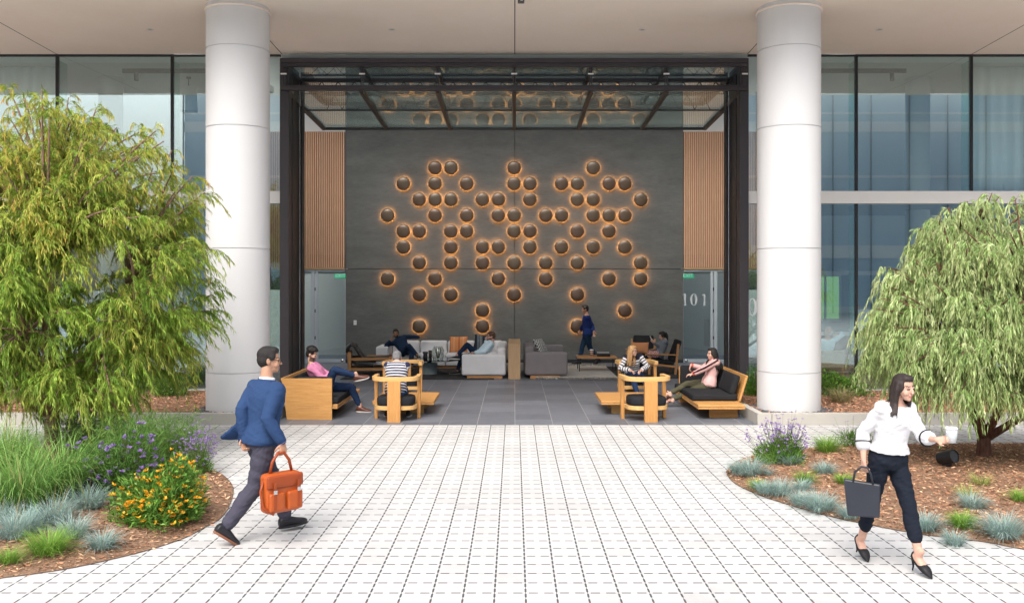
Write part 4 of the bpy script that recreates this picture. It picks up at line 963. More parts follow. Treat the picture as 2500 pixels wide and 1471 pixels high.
    def arm(s, mb, side, inf=0.0, upto=1.0, wide=0.0):
        S, E, Wr = (s.SR, s.ER, s.WR) if side == 'R' else (s.SL, s.EL, s.WL); k = s.k; m = 1.0 if s.sex == 'm' else .84
        pts = [S.lerp(s.P+s.up*.44*k,.25), S, S.lerp(E,.5), E, E.lerp(Wr,.35), Wr]; rad = [.055*k*m,.056*k*m,.048*k*m,.040*k*m,.041*k*m,.027*k*m]
        if upto < 1:
            ln = [0]
            for a, b in zip(pts[1:], pts[2:]): ln.append(ln[-1]+(b-a).length)
            tot = ln[-1]*upto; np_, nr = pts[:2], rad[:2]
            for i in range(1, len(ln)):
                if ln[i] < tot: np_.append(pts[i+1]); nr.append(rad[i+1])
                else:
                    t = (tot-ln[i-1])/(ln[i]-ln[i-1]); np_.append(pts[i].lerp(pts[i+1],t)); nr.append(rad[i]*(1-t)+rad[i+1]*t); break
            pts, rad = np_, nr
        nn = len(pts); limb(mb, pts, [r+inf+wide*max(0,i-1)/max(nn-2,1) for i, r in enumerate(rad)])
    def leg(s, mb, side, inf=0.0, upto=1.0, wide=0.0):
        Hh, K, A = (s.HR, s.KR, s.AR) if side == 'R' else (s.HL, s.KL, s.AL); k = s.k; m = 1.0 if s.sex == 'm' else .97
        back = (K-(Hh+A)/2); back = -back.normalized() if back.length > .02 else -s.face
        pts = [Hh, Hh.lerp(K,.35), Hh.lerp(K,.75), K, K.lerp(A,.28)+back*.012*k, K.lerp(A,.62), A]; rad = [.092*k*m,.084*k*m,.064*k*m,.055*k*m,.056*k*m,.044*k*m,.036*k*m]
        if upto < 1:
            j = max(3, int(round(upto*6))); fr_ = upto*6; i = int(fr_); t = fr_-i
            if i < 6: pts = pts[:i+1]+[pts[i].lerp(pts[i+1],t)]; rad = rad[:i+1]+[rad[i]*(1-t)+rad[i+1]*t]
        nn = len(pts); limb(mb, pts, [r+inf+wide*i/(nn-1) for i, r in enumerate(rad)])
    def foot_axes(s, side):
        A, f, K = (s.AR, s.fr, s.KR) if side == 'R' else (s.AL, s.fl, s.KL)
        sh = (K-A).normalized(); r = f.cross(sh); r = r.normalized() if r.length > .05 else f.orthogonal(); u = r.cross(f).normalized(); return A, f, r, u
    def foot(s, mb, side, inf=0.0):
        A, f, r, u = s.foot_axes(side); k = s.k*(1.0 if s.sex=='m' else .9)
        st = [(-.062,.020,.022,-.045),(-.05,.034,.036,-.044),(-.01,.037,.046,-.036),(.05,.040,.038,-.045),(.11,.045,.028,-.054),(.15,.044,.022,-.058),(.18,.034,.017,-.061),(.195,.016,.010,-.064)]
        mb.loft([(A+f*a*k+u*z*k, r, u, w*k+inf, h*k+inf) for a,w,h,z in st], 16)
        limb(mb, [A+u*.05*k, A-u*.02*k], [.036*k+inf,.037*k+inf])
    def shoe(s, side, mat, sole_mat=None, low=True):
        A, f, r, u = s.foot_axes(side); k = s.k*(1.0 if s.sex=='m' else .9); mb = MB()
        st = [(-.075,.020,.020,-.050),(-.066,.036,.040,-.040),(-.03,.043,.055,-.026),(.02,.044,.050,-.034),(.08,.049,.038,-.048),(.13,.052,.029,-.056),(.17,.045,.023,-.060),(.198,.030,.016,-.064),(.212,.012,.008,-.068)]
        mb.loft([(A+f*a*k+u*z*k, r, u, w*k, h*k) for a,w,h,z in st], 18)
        o = s.out('shoe', mb, mat, .006, 2, .4)
        sb = MB(); sb.loft([(A+f*a*k+u*zz*k, r, f, w*k, w*k) for a,w,zz in ((0,0,0),)] , 3) if False else None
        n = 22; P = []
        for i in range(n):
            t = i/n*2*PI; a = .068+.147*math.cos(t); w = (.046+.008*math.cos(t-.0))*math.sin(t); P.append((a,w))
        vs = [A+f*a*k+r*w*k*1.03-u*.072*k for a,w in P]+[A+f*a*k+r*w*k*1.06-u*(.094)*k for a,w in P]
        fs = [tuple(range(n)), tuple(range(2*n-1,n-1,-1))]+[(i,(i+1)%n,n+(i+1)%n,n+i) for i in range(n)]
        so_ = MB().add(vs, fs).shift(-s.base); so2 = mesh_obj('sole', so_, sole_mat or M_BLACK, o); return o
    def head(s, mb):
        k = s.k*(1.0 if s.sex == 'm' else .96); x, y, z, c = s.hx, s.hd, s.hz, s.HC
        M = Matrix((x, y, z)).transposed()
        def e(p, r): mb.ell(c+x*p[0]*k+y*p[1]*k+z*p[2]*k, tuple(q*k for q in r), M, 16, 12)
        e((0,-.012,.035),(.074,.094,.082)); e((0,.022,-.015),(.064,.066,.085)); e((0,.040,-.070),(.046,.046,.046)); e((0,.062,-.098),(.026,.024,.020))
        e((0,.090,-.018),(.011,.016,.026)); e((0,.102,-.034),(.014,.014,.011))
        e((0,.080,-.066),(.022,.014,.009)); e((0,.079,-.078),(.019,.013,.008))
        for q in (-1,1):
            e((q*.074,-.012,-.012),(.009,.020,.031)); e((q*.036,.058,-.040),(.028,.028,.030)); e((q*.030,.074,.014),(.024,.014,.008)); e((q*.031,.072,-.004),(.013,.012,.011))
        limb(mb, [s.N-s.up*.05*k, s.N.lerp(c,.45)-y*.012*k, c-z*.03*k-y*.02*k], [.062*k,.053*k if s.sex=='m' else .045*k,.050*k if s.sex=='m' else .043*k])
    def body(s, skin, hide_legs=False, hide_torso=False, beard=None, hand_r=True, hand_l=True, voxel=None, extra=()):
        mb = MB(); s.torso(mb); s.shoulder_cap(mb, -.018)
        for d in 'RL':
            s.arm(mb, d); s.leg(mb, d); s.foot(mb, d)
        hand(mb, s.WR, s.hdr, s.pnr, s.k*(1 if s.sex=='m' else .9), 1, s.curl[0]); hand(mb, s.WL, s.hdl, s.pnl, s.k*(1 if s.sex=='m' else .9), -1, s.curl[1])
        s.head(mb)
        mats = [skin, M_EYE, M_LIP, beard or skin]
        o = s.out('body', mb, mats, voxel or s.vox*.8, 2, .4)
        me = o.data; n = len(me.polygons); cen = np.empty(n*3, np.float32); me.polygons.foreach_get('center', cen); cen = cen.reshape(-1,3)+np.array(s.base)
        k = s.k*(1.0 if s.sex == 'm' else .96); R = np.array([list(s.hx),list(s.hd),list(s.hz)]); q = (cen-np.array(s.HC)) @ R.T/k
        mi = np.zeros(n, np.int32); fr_ = q[:,1] > .045
        if beard: mi[(q[:,2] < -.042)&(q[:,2] > -.125)&(q[:,1] > .0)&(np.abs(q[:,0]) < .075)&~((np.abs(q[:,0])<.022)&(q[:,2]>-.060))] = 3
        mi[fr_&(np.abs(np.abs(q[:,0])-.031) < .0135)&(np.abs(q[:,2]+.004) < .0055)] = 1
        mi[fr_&(np.abs(np.abs(q[:,0])-.032) < .019)&(np.abs(q[:,2]-.021-.002) < .0042)] = 1 if beard is None or True else 3
        mi[fr_&(np.abs(q[:,0]) < .024)&(np.abs(q[:,2]+.072) < .0085)&(q[:,1] > .07)] = 2
        me.polygons.foreach_set('material_index', mi); return o
    def top(s, mat, inf=.014, lo=-.07, hi=.50, sleeve=.97, wide=0.0, flare=.0, name='shirt', fat=0.0):
        mb = MB(); s.torso(mb, inf+fat, lo, hi, flare); s.shoulder_cap(mb, inf*.7+(.004 if name == 'blouse' else 0))
        for d in 'RL': s.arm(mb, d, inf, sleeve, wide)
        return s.out(name, mb, mat)
    def trousers(s, mat, inf=.012, upto=.97, wide=0.0, waist=.10, name='trousers'):
        mb = MB(); s.torso(mb, inf*.8, -.10, waist)
        for d in 'RL': s.leg(mb, d, inf, upto, wide)
        return s.out(name, mb, mat)
    def band(s, o, mode='f'):
        """distance along the body for striped cloth"""
        me = o.data; n = len(me.vertices); co = np.empty(n*3, np.float32); me.vertices.foreach_get('co', co); co = co.reshape(-1,3)+np.array(s.base)
        segs = [(s.P, s.P+s.up*.50*s.k, 0.0, .13),(s.SR,s.ER,-1,.045),(s.ER,s.WR,-2,.04),(s.SL,s.EL,-1,.045),(s.EL,s.WL,-2,.04)]
        best = np.full(n, 9e9); val = np.zeros(n); top0 = .455*s.k
        for a, b, kind, rad in segs:
            A, B = np.array(a), np.array(b); d = B-A; L = np.linalg.norm(d); t = (co-A)@d/(L*L); tc = np.clip(t,0,1); dist = np.linalg.norm(co-(A+np.outer(tc,d)),axis=1)-rad
            v = t*L if kind == 0 else (top0-t*L if kind == -1 else top0-.295*s.k-t*L)
            m = dist < best; best[m] = dist[m]; val[m] = v[m]
        at = me.attributes.new('band','FLOAT','POINT'); at.data.foreach_set('value', (val+5.0).astype(np.float32))
    def hair(s, mat, style='short', seed=0):
        k = s.k*(1.0 if s.sex == 'm' else .96); x, y, z, c = s.hx, s.hd, s.hz, s.HC; M = Matrix((x, y, z)).transposed(); mb = MB(); rnd = random.Random(seed)
        P = lambda a, b, d: c+x*a*k+y*b*k+z*d*k
        def e(p, r): mb.ell(P(*p), tuple(q*k for q in r), M, 16, 12)
        if style == 'bald':
            for i in range(26):
                a = rnd.uniform(PI*.98,PI*2.02); e((.070*math.cos(a),-.012+.084*math.sin(a),rnd.uniform(-.055,.01)),(.014,.014,.018))
        else:
            e((0,-.020,.046),(.083,.100,.083)); e((0,-.045,.0),(.078,.072,.080)); e((0,.028,.088),(.064,.055,.036))
            for q in (-1,1): e((q*.066,.008,.030),(.017,.040,.036))
            if style == 'crop': pass
            if style == 'curly':
                for i in range(90):
                    a, b = rnd.uniform(0,2*PI), rnd.uniform(.1,1.35); r = rnd.uniform(.016,.026)
                    px_, py_, pz = .088*math.sin(b)*math.cos(a), -.015+.103*math.sin(b)*math.sin(a), .045+.094*math.cos(b)
                    if py_ > .075 and pz < .085: continue
                    e((px_,py_,pz),(r,r,r))
            if style in ('long','wavy','bob','pony'):
                for q in (-1,1): e((q*.060,-.005,.01),(.026,.058,.060))
                e((0,.045,.086),(.055,.042,.030))
            if style in ('long','wavy','bob'):
                ln = {'long':.36,'wavy':.36,'bob':.26}[style]
                for i in range(46):
                    a = rnd.uniform(PI*.93, PI*2.07); r0 = rnd.uniform(.9,1.12); L = ln*rnd.uniform(.75,1.06)
                    px_, py_ = .080*math.cos(a)*r0, -.012+.092*math.sin(a)*r0
                    pts = [P(px_*.85,py_*.8,.06)]
                    for j in range(1,6):
                        t = j/5; wv = .012*math.sin(t*7+i) if style == 'wavy' else .004*math.sin(t*6+i)
                        bs = P(px_*(1+.12*t),py_*(1+.10*t)+wv, .03); q_ = bs+V(0,0,-L*t)-s.cf*.02*t+x*wv
                        al = (q_-s.P).dot(s.up)
                        if al < .50*k:
                            rad = q_-s.P-s.up*al; need = float(np.interp(al/k,[.1,.36,.44,.50],[.190,.195,.172,.090]))*k
                            if rad.length < need: q_ += rad.normalized()*(need-rad.length)
                        pts.append(q_)
                    mb.tube(pts, [.018*k,.019*k,.018*k,.016*k,.013*k,.005*k], 7)
            if style == 'pony':
                for i in range(16):
                    a = rnd.uniform(0,2*PI); o = V(math.cos(a)*.018, math.sin(a)*.018, 0)
                    b0 = P(0,-.10,.05); pts = [b0, b0-y*.035*k+V(0,0,.005)+o*.4, b0-y*.06*k+V(0,0,-.09)+o*1.3, b0-y*.055*k+V(0,0,-.20)+o*1.4, b0-y*.045*k+V(0,0,-.31*rnd.uniform(.85,1.1))+o]
                    mb.tube(pts, [.012*k,.020*k,.022*k,.017*k,.005*k], 7)
        o = s.out('hair', mb, mat, .0075 if style in ('curly','long','wavy','bob') else .008, 2 if style in ('curly','wavy','long') else 4)
        if style in ('short','crop','curly','bob','long','wavy','pony'):
            # keep the face clear: push hair vertices that came over the face back
            me = o.data; n = len(me.vertices); cov = np.empty(n*3, np.float32); me.vertices.foreach_get('co', cov); cov = cov.reshape(-1,3)
            R = np.array([list(x),list(y),list(z)]); q = (cov+np.array(s.base)-np.array(c)) @ R.T/k
            m = (q[:,1] > .052)&(q[:,2] < .062)&(np.abs(q[:,0]) < .066); q[m,1] = .045; cov = (q*k) @ R+np.array(c)-np.array(s.base); me.vertices.foreach_set('co', cov.astype(np.float32).ravel()); me.update()
        return o
    def glasses(s, mat):
        k = s.k; x, y, z, c = s.hx, s.hd, s.hz, s.HC; mb = MB()
        P = lambda a, b, d: c+x*a*k+y*b*k+z*d*k
        for q in (-1,1):
            pts = [P(q*.033+.022*math.cos(t),.098,-.004+.016*math.sin(t)) for t in [i/14*2*PI for i in range(15)]]; mb.tube(pts,.0028,6); mb.tube([P(q*.055,.096,0),P(q*.079,.04,.004),P(q*.080,-.02,.0)],.0028,6)
        mb.tube([P(-.011,.100,0),P(.011,.100,0)],.0028,6); return s.raw('glasses', mb, mat)

M_NAVY = cloth('navy_suit_wool', (.024,.054,.135), .10); M_CHARC = cloth('charcoal_trousers', (.060,.058,.082), .12); M_DENIM = cloth('dark_denim', (.016,.034,.085), .25); M_DENIM2 = cloth('blue_denim', (.035,.085,.20), .25)
M_INK = cloth('ink_blue_shirt', (.012,.028,.062), .15); M_PINK = cloth('pink_shirt', (.66,.24,.40), .06); M_LBLUE = cloth('pale_blue_shirt', (.60,.74,.82), .08); M_WHITEC = cloth('white_cotton', (.66,.66,.68), .04)
M_BLACKC = cloth('black_trousers', (.010,.014,.024), .2); M_OLIVE = cloth('olive_trousers', (.088,.082,.050), .12); M_GREYC = cloth('grey_shirt', (.16,.18,.21), .1); M_PALEPINK = cloth('pale_pink_satin', (.72,.44,.42), .06, .5)
M_BROWNSH = noisy('brown_leather_shoe', (.12,.040,.026), .35, var=.2, bump=.1); M_BLACKSH = noisy('black_leather_shoe', (.014,.014,.018), .3, var=.2, bump=.1); M_SOLEW = noisy('white_rubber', (.70,.67,.62), .6, var=.05, bump=0)

# --- the walking man in the blue suit
hx_, hy_ = .72, .69
p = Person('man in blue suit jacket walking away with an orange leather bag', (-2.385,8.65,.945), (-2.335,8.70,1.475), (hx_,hy_,0), 1.80, chest=(.62,.78,0), head=(.96,.28,-.05), headpos=(-2.318,8.735,1.668),
    wr=(-2.13,8.47,.93), er=(-.6,-.6,0), hdr=(.1,-.05,-1), pnr=(-.7,.5,0), cr=1.0, wl=(-2.515,8.60,.955), el=(-.3,-.9,0), hdl=(.1,-.25,-.9), pnl=(.5,-.6,0), cl=.7,
    ar=(-2.63,8.40,.175), al=(-2.20,8.93,.095), kr=(.7,.7,.2), kl=(.7,.7,.3), fr=(.62,.50,-.60), fl=(.78,.60,.06), voxel=.008)
p.body(SK_TAN); p.hair(HM['black'], 'crop'); p.glasses(M_BLACK)
j = MB(); p.torso(j, .026, -.06, .522, .03); p.shoulder_cap(j, .018)
for d in 'RL': p.arm(j, d, .016, .95, .006)
f = p.hf; r_ = p.hr
j.loft([(p.P+p.up*.20-r_*.06-f*.07,f,p.up,.06,.035),(p.P+p.up*.10-r_*.11-f*.12,f,p.up,.10,.045),(p.P+p.up*.02-r_*.155-f*.15,f,p.up,.13,.040),(p.P-p.up*.02-r_*.20-f*.18,f,p.up,.12,.026),(p.P-p.up*.04-r_*.245-f*.20,f,p.up,.06,.012)], 14)
j2 = p.out('jacket', j, M_NAVY); sm_ = MB().tube([p.P+p.up*z*p.k-p.cf*(float(np.interp(z,[-.05,.06,.15,.26,.36,.46],[.145,.146,.136,.146,.154,.120]))) for z in (-.05,.06,.15,.26,.36,.44)],.004,6); p.trousers(M_CHARC, .016, .96, .012)
jc_ = MB(); jc_.loft([(p.N-p.up*.075,p.cr,p.cf,.13,.10),(p.N-p.up*.035,p.cr,p.cf,.100,.090),(p.N+p.up*.012,p.cr,p.cf,.084,.078),(p.N+p.up*.004,p.cr,p.cf,.070,.066)], 26); p.raw('jacket_collar', jc_, M_NAVY)
cb_ = MB(); cb_.loft([(p.N-p.up*.035,p.cr,p.cf,.078,.072),(p.N+p.up*.030,p.cr,p.cf,.072,.066),(p.N+p.up*.034,p.cr,p.cf,.060,.054)], 22); p.raw('collar', cb_, M_WHITEC)
mb = MB()
for E, Wr in ((p.ER,p.WR),(p.EL,p.WL)):
    dr = (Wr-E).normalized(); r1, r2 = frame(dr, V(0,0,1)); mb.loft([(Wr-dr*.03,r1,r2,.042,.042),(Wr+dr*.004,r1,r2,.041,.041)], 20, 1.0)
p.raw('shirt_cuff', mb, cloth('lilac_cuff',(.42,.36,.55),.05))
p.shoe('R', M_BLACKSH, noisy('tan_sole',(.22,.09,.05),.6,bump=0)); p.shoe('L', M_BLACKSH)
M_TAN = noisy('orange_leather', (.42,.082,.012), .38, var=.22, scale=5, bump=.35, bdist=.006, spec=.5); M_TAND = noisy('dark_orange_leather', (.30,.055,.012), .4, var=.2, scale=6, bump=.3)
t = thing('leather_bag', 'orange leather satchel with front pockets hanging from the walking mans hand', 'bag', (-2.135,8.43,.30), math.atan2(hy_,hx_))
mesh_obj('body', MB().rbox((0,0,.19),(.36,.16,.36),.045), M_TAN, t, smooth=True)
for x in (-.09,.09): mesh_obj('pocket', MB().rbox((x,-.088,.12),(.155,.05,.17),.022), M_TAN, t, smooth=True)
mesh_obj('flap', MB().rbox((0,-.075,.30),(.365,.04,.12),.02), M_TAND, t, smooth=True)
for x in (-.12,.12): mesh_obj('strap', MB().box(x-.014,x+.014,-.118,-.113,.06,.30), M_TAND, t, bevel=.002); mesh_obj('buckle', MB().box(x-.018,x+.018,-.121,-.118,.20,.235), M_CHROME, t)
mesh_obj('handle', MB().tube([(-.11,0,.37),(-.085,0,.47),(-.03,0,.545),(.03,0,.545),(.085,0,.47),(.11,0,.37)],.014,8), M_TAND, t, smooth=True)
mesh_obj('shoulder_strap', MB().tube([(-.17,0,.33),(-.215,-.02,.22),(-.20,-.04,.08),(-.13,-.11,.02)],.013,6), M_TAND, t, smooth=True)

# --- the walking woman
p = Person('woman in white blouse and black trousers walking with coffee and handbag', (3.165,7.80,.925), (3.215,7.76,1.385), (.30,-.95,0), 1.64, 'f', chest=(.34,-.94,0), head=(.46,-.88,-.10), headpos=(3.255,7.70,1.525),
    wr=(2.935,7.74,.905), er=(-.3,.5,0), hdr=(.02,-.05,-1), pnr=(.9,.2,0), cr=.9, wl=(3.40,7.42,1.135), el=(.1,.6,-.7), hdl=(.7,-.55,.08), pnl=(-.5,-.6,.3), cl=.75,
    ar=(3.02,8.03,.155), al=(3.33,7.58,.150), kr=(.3,-.95,0), kl=(.3,-.95,.1), fr=(.12,-.80,-.62), fl=(.30,-.82,-.50), voxel=.0075)
p.body(SK_LIGHT); p.hair(noisy('dark_brown_hair',(.028,.018,.016),.45,var=.4,scale=30,bump=.5,bdist=.008), 'bob', 3)
p.top(M_WHITEC, .011, .055, .475, .72, .022, .035, 'blouse', .010)
for S, E, Wr in ((p.SR,p.ER,p.WR),(p.SL,p.EL,p.WL)):
    L1 = (E-S).length; L2 = (Wr-E).length; q = (.72*(L1+L2)-L1)/L2; c0_ = E.lerp(Wr, q-.06); dr = (Wr-E).normalized(); r1, r2 = frame(dr, V(0,0,1))
    mb = MB().loft([(c0_-dr*.004,r1,r2,.070,.070),(c0_+dr*.004,r1,r2,.072,.072)], 24, 1.0); p.raw('cuff_stripe', mb, M_BLACK)
p.trousers(M_BLACKC, .010, .84, .008, .17)
M_PUMP = noisy('black_suede', (.008,.008,.010), .6, bump=.1)
for side in 'RL':
    A, f, r, u = p.foot_axes(side); k = p.k*.9; mb = MB()
    mb.loft([(A+f*a*k+u*z*k, r, u, w*k, h*k) for a,w,h,z in [(-.068,.022,.030,-.035),(-.05,.037,.040,-.042),(.0,.041,.022,-.066),(.06,.046,.020,-.074),(.10,.053,.036,-.060),(.14,.053,.036,-.057),(.175,.044,.029,-.060),(.205,.028,.018,-.066),(.235,.009,.007,-.072)]], 18)
    heel = A-f*.055*k-u*.07*k; o = p.out('shoe', mb, M_PUMP, .006, 2, .4); hb = MB().tube([heel, V(heel.x+f.x*.01,heel.y+f.y*.01,(heel.z)*.4+.002), V(heel.x,heel.y,max(heel.z-.115,.002))],[.016,.008,.006],8).shift(-p.base); mesh_obj('heel', hb, M_PUMP, o, smooth=True)
M_BAG = noisy('slate_leather', (.022,.026,.036), .4, var=.15, bump=.2)
t = thing('handbag', 'dark slate leather tote bag hanging from the walking womans hand', 'bag', (2.905,7.70,.455), math.radians(-18))
mb = MB().add([(-.115,-.055,0),(.135,-.055,0),(.135,.055,0),(-.115,.055,0),(-.145,-.02,.30),(.145,-.02,.27),(.145,.02,.27),(-.145,.02,.30)],[(0,3,2,1),(4,5,6,7),(0,1,5,4),(1,2,6,5),(2,3,7,6),(3,0,4,7)])
mesh_obj('body', mb, M_BAG, t, bevel=.012)
for y in (-.022,.022): mesh_obj('handle', MB().tube([(-.07,y,.28),(-.055,y*.6,.36),(-.005,y*.3,.405),(.04,y*.3,.405),(.07,y*.6,.35),(.085,y,.27)],.008,8), M_BAG, t, smooth=True)
t = thing('coffee_cup', 'pale paper coffee cup with lid in the walking womans hand', 'cup', (3.485,7.345,1.125))
mesh_obj('cup', MB().lathe([(0,0),(.032,0),(.044,.105)], n=28), M_WHITEC, t, smooth=True); mesh_obj('sleeve', MB().lathe([(.0368,.03),(.0428,.08),(.0440,.08),(.0380,.03)], n=28, closed=True), noisy('grey_sleeve',(.42,.45,.45),.8,bump=0), t, smooth=True); mesh_obj('lid', MB().lathe([(.047,.106),(.047,.114),(.040,.124),(0,.124)], n=28), M_PINW, t, smooth=True)

# --- man in pink on the left bench
p = Person('man in pink shirt and jeans sitting cross legged on the left bench', (-3.46,16.95,.47), (-3.74,16.93,.915), (1,0,0), 1.76, headpos=(-3.72,16.93,1.085), head=(.93,-.05,-.30), wr=(-3.26,16.86,.74), er=(-.3,-.4,-.8), hdr=(.9,.2,.1), pnr=(0,.4,-.9), wl=(-3.24,17.04,.72), el=(-.3,.6,-.6), hdl=(.9,-.3,.1), pnl=(0,-.2,-.9),
    ar=(-2.87,16.78,.70), al=(-2.86,17.10,.09), kr=(.0,-.35,1), kl=(.5,.1,1), fr=(.85,-.05,.22), fl=(.98,-.15,0), voxel=.009)
p.body(SK_LIGHT, beard=noisy('dark_beard',(.10,.055,.04),.7,bump=0)); p.hair(HM['black'],'curly',5); p.top(M_PINK, .014, -.05, .51, .97); p.trousers(M_DENIM, .014, .93)
for d in 'RL': p.shoe(d, M_BROWNSH, M_SOLEW)
# --- grey haired man from behind
p = Person('grey haired man in navy striped shirt seen from behind in a barrel chair', (-2.07,16.10,.52), (-2.07,16.27,.965), (0,1,0), 1.74, headpos=(-2.085,16.37,1.065), head=(.0,1,-.35), wr=(-2.20,16.62,.62), er=(-.8,-.3,-.5), hdr=(.3,.9,0), pnr=(0,0,-1), wl=(-1.93,16.62,.62), el=(.8,-.3,-.5), hdl=(-.3,.9,0), pnl=(0,0,-1),
    ar=(-2.28,16.52,.09), al=(-1.90,16.50,.09), kr=(-.2,.6,1), kl=(.2,.6,1), voxel=.009)
p.body(SK_LIGHT); p.hair(HM['grey'],'crop'); o = p.top(band_mat('navy_white_stripes', (.62,.62,.64), (.025,.03,.07), .050, .55), .016, -.06, .49, .50, fat=.014); p.band(o); p.trousers(M_DENIM2, .012, .93)
for d in 'RL': p.shoe(d, M_BLACKSH, M_SOLEW)
t = thing('laptop', 'open grey laptop on the lap of the grey haired man', 'laptop', (-2.12,16.66,.625), math.radians(6))
mesh_obj('base', MB().rbox((0,0,.0),(.33,.23,.018),.006), M_ALU, t); mesh_obj('screen', MB().rbox((0,.145,.115),(.33,.012,.225),.005,RX(-20)), noisy('laptop_lid',(.36,.42,.52),.4,bump=0), t)
# --- man in ink blue at the back
p = Person('man in dark blue shirt lounging with one arm along the sofa back', (-3.02,25.55,.50), (-3.26,25.88,.83), (.3,-.95,0), 1.76, chest=(.15,-.99,0), headpos=(-3.32,25.82,.975), head=(.10,-1,-.05), wr=(-3.40,25.62,.83), er=(-.8,-.2,-.8), hdr=(.15,0,1), pnr=(.9,.2,0), cr=.7, wl=(-2.60,26.22,.83), el=(.5,.5,.3), hdl=(1,.05,-.05), pnl=(0,0,-1), cl=.1,
    ar=(-2.62,25.05,.40), al=(-2.78,24.95,.10), kr=(.1,-.5,1), kl=(.3,-.5,1), fr=(.5,-.7,-.3), fl=(.1,-1,0), voxel=.011)
p.body(SK_BROWN, beard=noisy('black_beard',(.03,.02,.018),.7,bump=0)); p.hair(HM['black'],'crop'); p.top(M_INK, .016, -.06, .51, .82); p.trousers(M_INK, .014, .95)
for d in 'RL': p.shoe(d, M_BLACKSH)
# --- man in light blue reclining
p = Person('man in light blue shirt reclining on the light sofa, hand at his mouth', (-.93,23.95,.50), (-.565,23.98,.85), (-1,0,0), 1.76, headpos=(-.60,23.95,1.0), head=(-1,-.06,-.15), wr=(-.74,23.86,.90), er=(-.2,-.5,-.8), hdr=(.15,.1,1), pnr=(.8,.3,0), cr=.9, wl=(-1.02,23.76,.60), el=(.2,-.6,-.7), hdl=(-1,-.1,-.1), pnl=(0,0,-1),
    ar=(-1.48,23.80,.50), al=(-1.48,24.05,.10), kr=(-.2,.0,1), kl=(-.5,0,1), fr=(-.9,-.2,.05), fl=(-1,-.1,0), voxel=.011)
p.body(SK_LIGHT, beard=noisy('red_beard',(.24,.09,.045),.7,bump=0)); p.hair(HM['brown'],'short'); p.top(M_LBLUE, .016, -.06, .51, .95); p.trousers(M_INK, .012, .95)
for d in 'RL': p.shoe(d, M_BLACKSH, M_SOLEW)
# --- walking figure at the wall
p = Person('man in dark blue clothes walking past the dark wall at the back', (2.12,26.75,.93), (2.10,26.75,1.44), (-1,.05,0), 1.76, headpos=(2.05,26.75,1.62), head=(-1,-.1,-.12), wr=(2.30,26.62,.98), er=(.6,0,-.4), hdr=(.1,0,-1), wl=(1.92,26.95,.98), el=(.6,.2,-.2), hdl=(-.4,0,-.8), ar=(1.86,26.68,.09), al=(2.42,26.84,.16), kr=(-1,0,.2), kl=(-1,0,.2), fr=(-1,0,0), fl=(-.8,0,-.55), voxel=.011)
p.body(SK_TAN); p.hair(HM['black'],'crop'); p.top(cloth('royal_navy_shirt',(.012,.026,.12),.15), .018, -.10, .51, .9, .0, .02); p.trousers(cloth('dark_teal_trousers',(.010,.030,.065),.2), .016, .96)
for d in 'RL': p.shoe(d, M_BLACKSH)
# --- blonde woman
p = Person('blonde woman in striped top and jeans in the barrel chair', (2.47,19.25,.50), (2.45,19.02,.90), (.25,-.97,0), 1.66, 'f', chest=(.10,-1,0), headpos=(2.43,18.90,1.00), head=(.85,-.5,-.05), wr=(2.36,18.80,.62), er=(-.7,.2,-.5), hdr=(.6,-.6,-.3), pnr=(0,0,-1), wl=(2.60,18.80,.62), el=(.7,.2,-.5), hdl=(-.6,-.6,-.3), pnl=(0,0,-1),
    ar=(2.50,18.62,.12), al=(2.72,18.55,.24), kr=(-.1,-.7,1), kl=(.1,-.7,1), fr=(.1,-1,-.2), fl=(.45,-.8,-.35), voxel=.009)
p.body(SK_LIGHT); p.hair(HM['blonde'],'wavy',2); p.glasses(M_BLACK); o = p.top(band_mat('white_black_stripes', (.66,.66,.68), (.02,.022,.035), .058, .38, 5.405), .016, -.05, .50, .92, .008); p.band(o); p.trousers(M_DENIM, .012, .90)
M_STRAP = noisy('brown_sandal', (.20,.07,.04), .5, bump=0)
for side in 'RL':
    A, f, r, u = p.foot_axes(side); mb = MB()
    for a in (-.01,.055,.11): mb.tube([A+f*a+r*.042-u*.055, A+f*(a+.01)+u*(.012-.25*max(a,0)), A+f*a-r*.042-u*.055], .009, 6)
    n = 18; mb.add([A+f*(.06+.12*math.cos(q*2*PI/n))+r*.045*math.sin(q*2*PI/n)-u*d_ for d_ in (.078,.092) for q in range(n)], [tuple(range(n)), tuple(range(2*n-1,n-1,-1))]+[(q,(q+1)%n,n+(q+1)%n,n+q) for q in range(n)])
    p.raw('sandal', mb, M_STRAP)
# --- woman in pink on the right bench
p = Person('woman in pale pink jacket with long dark hair on the right bench', (3.72,17.62,.48), (3.84,17.62,.91), (-1,-.05,0), 1.66, 'f', headpos=(3.775,17.60,1.04), head=(-.97,-.25,-.05), wr=(3.42,17.85,.80), er=(.2,.5,-.6), hdr=(-.35,-.1,-.9), pnr=(.8,0,-.3), cr=.5, wl=(3.36,17.45,.66), el=(.3,-.5,-.7), hdl=(-.9,.1,-.15), pnl=(0,.2,-.9), cl=.4,
    ar=(2.97,17.72,.25), al=(3.02,17.75,.13), kr=(-.3,-.05,1), kl=(-.3,-.1,1), fr=(-.55,-.15,-.8), fl=(-.7,-.1,-.65), voxel=.009)
p.body(SK_LIGHT); p.hair(HM['black'],'long',8); o = p.top(M_PALEPINK, .018, -.07, .51, .95, .004, .015, 'jacket'); p.trousers(M_OLIVE, .010, .90)
mb = MB(); up_ = V(0,-.3,1)
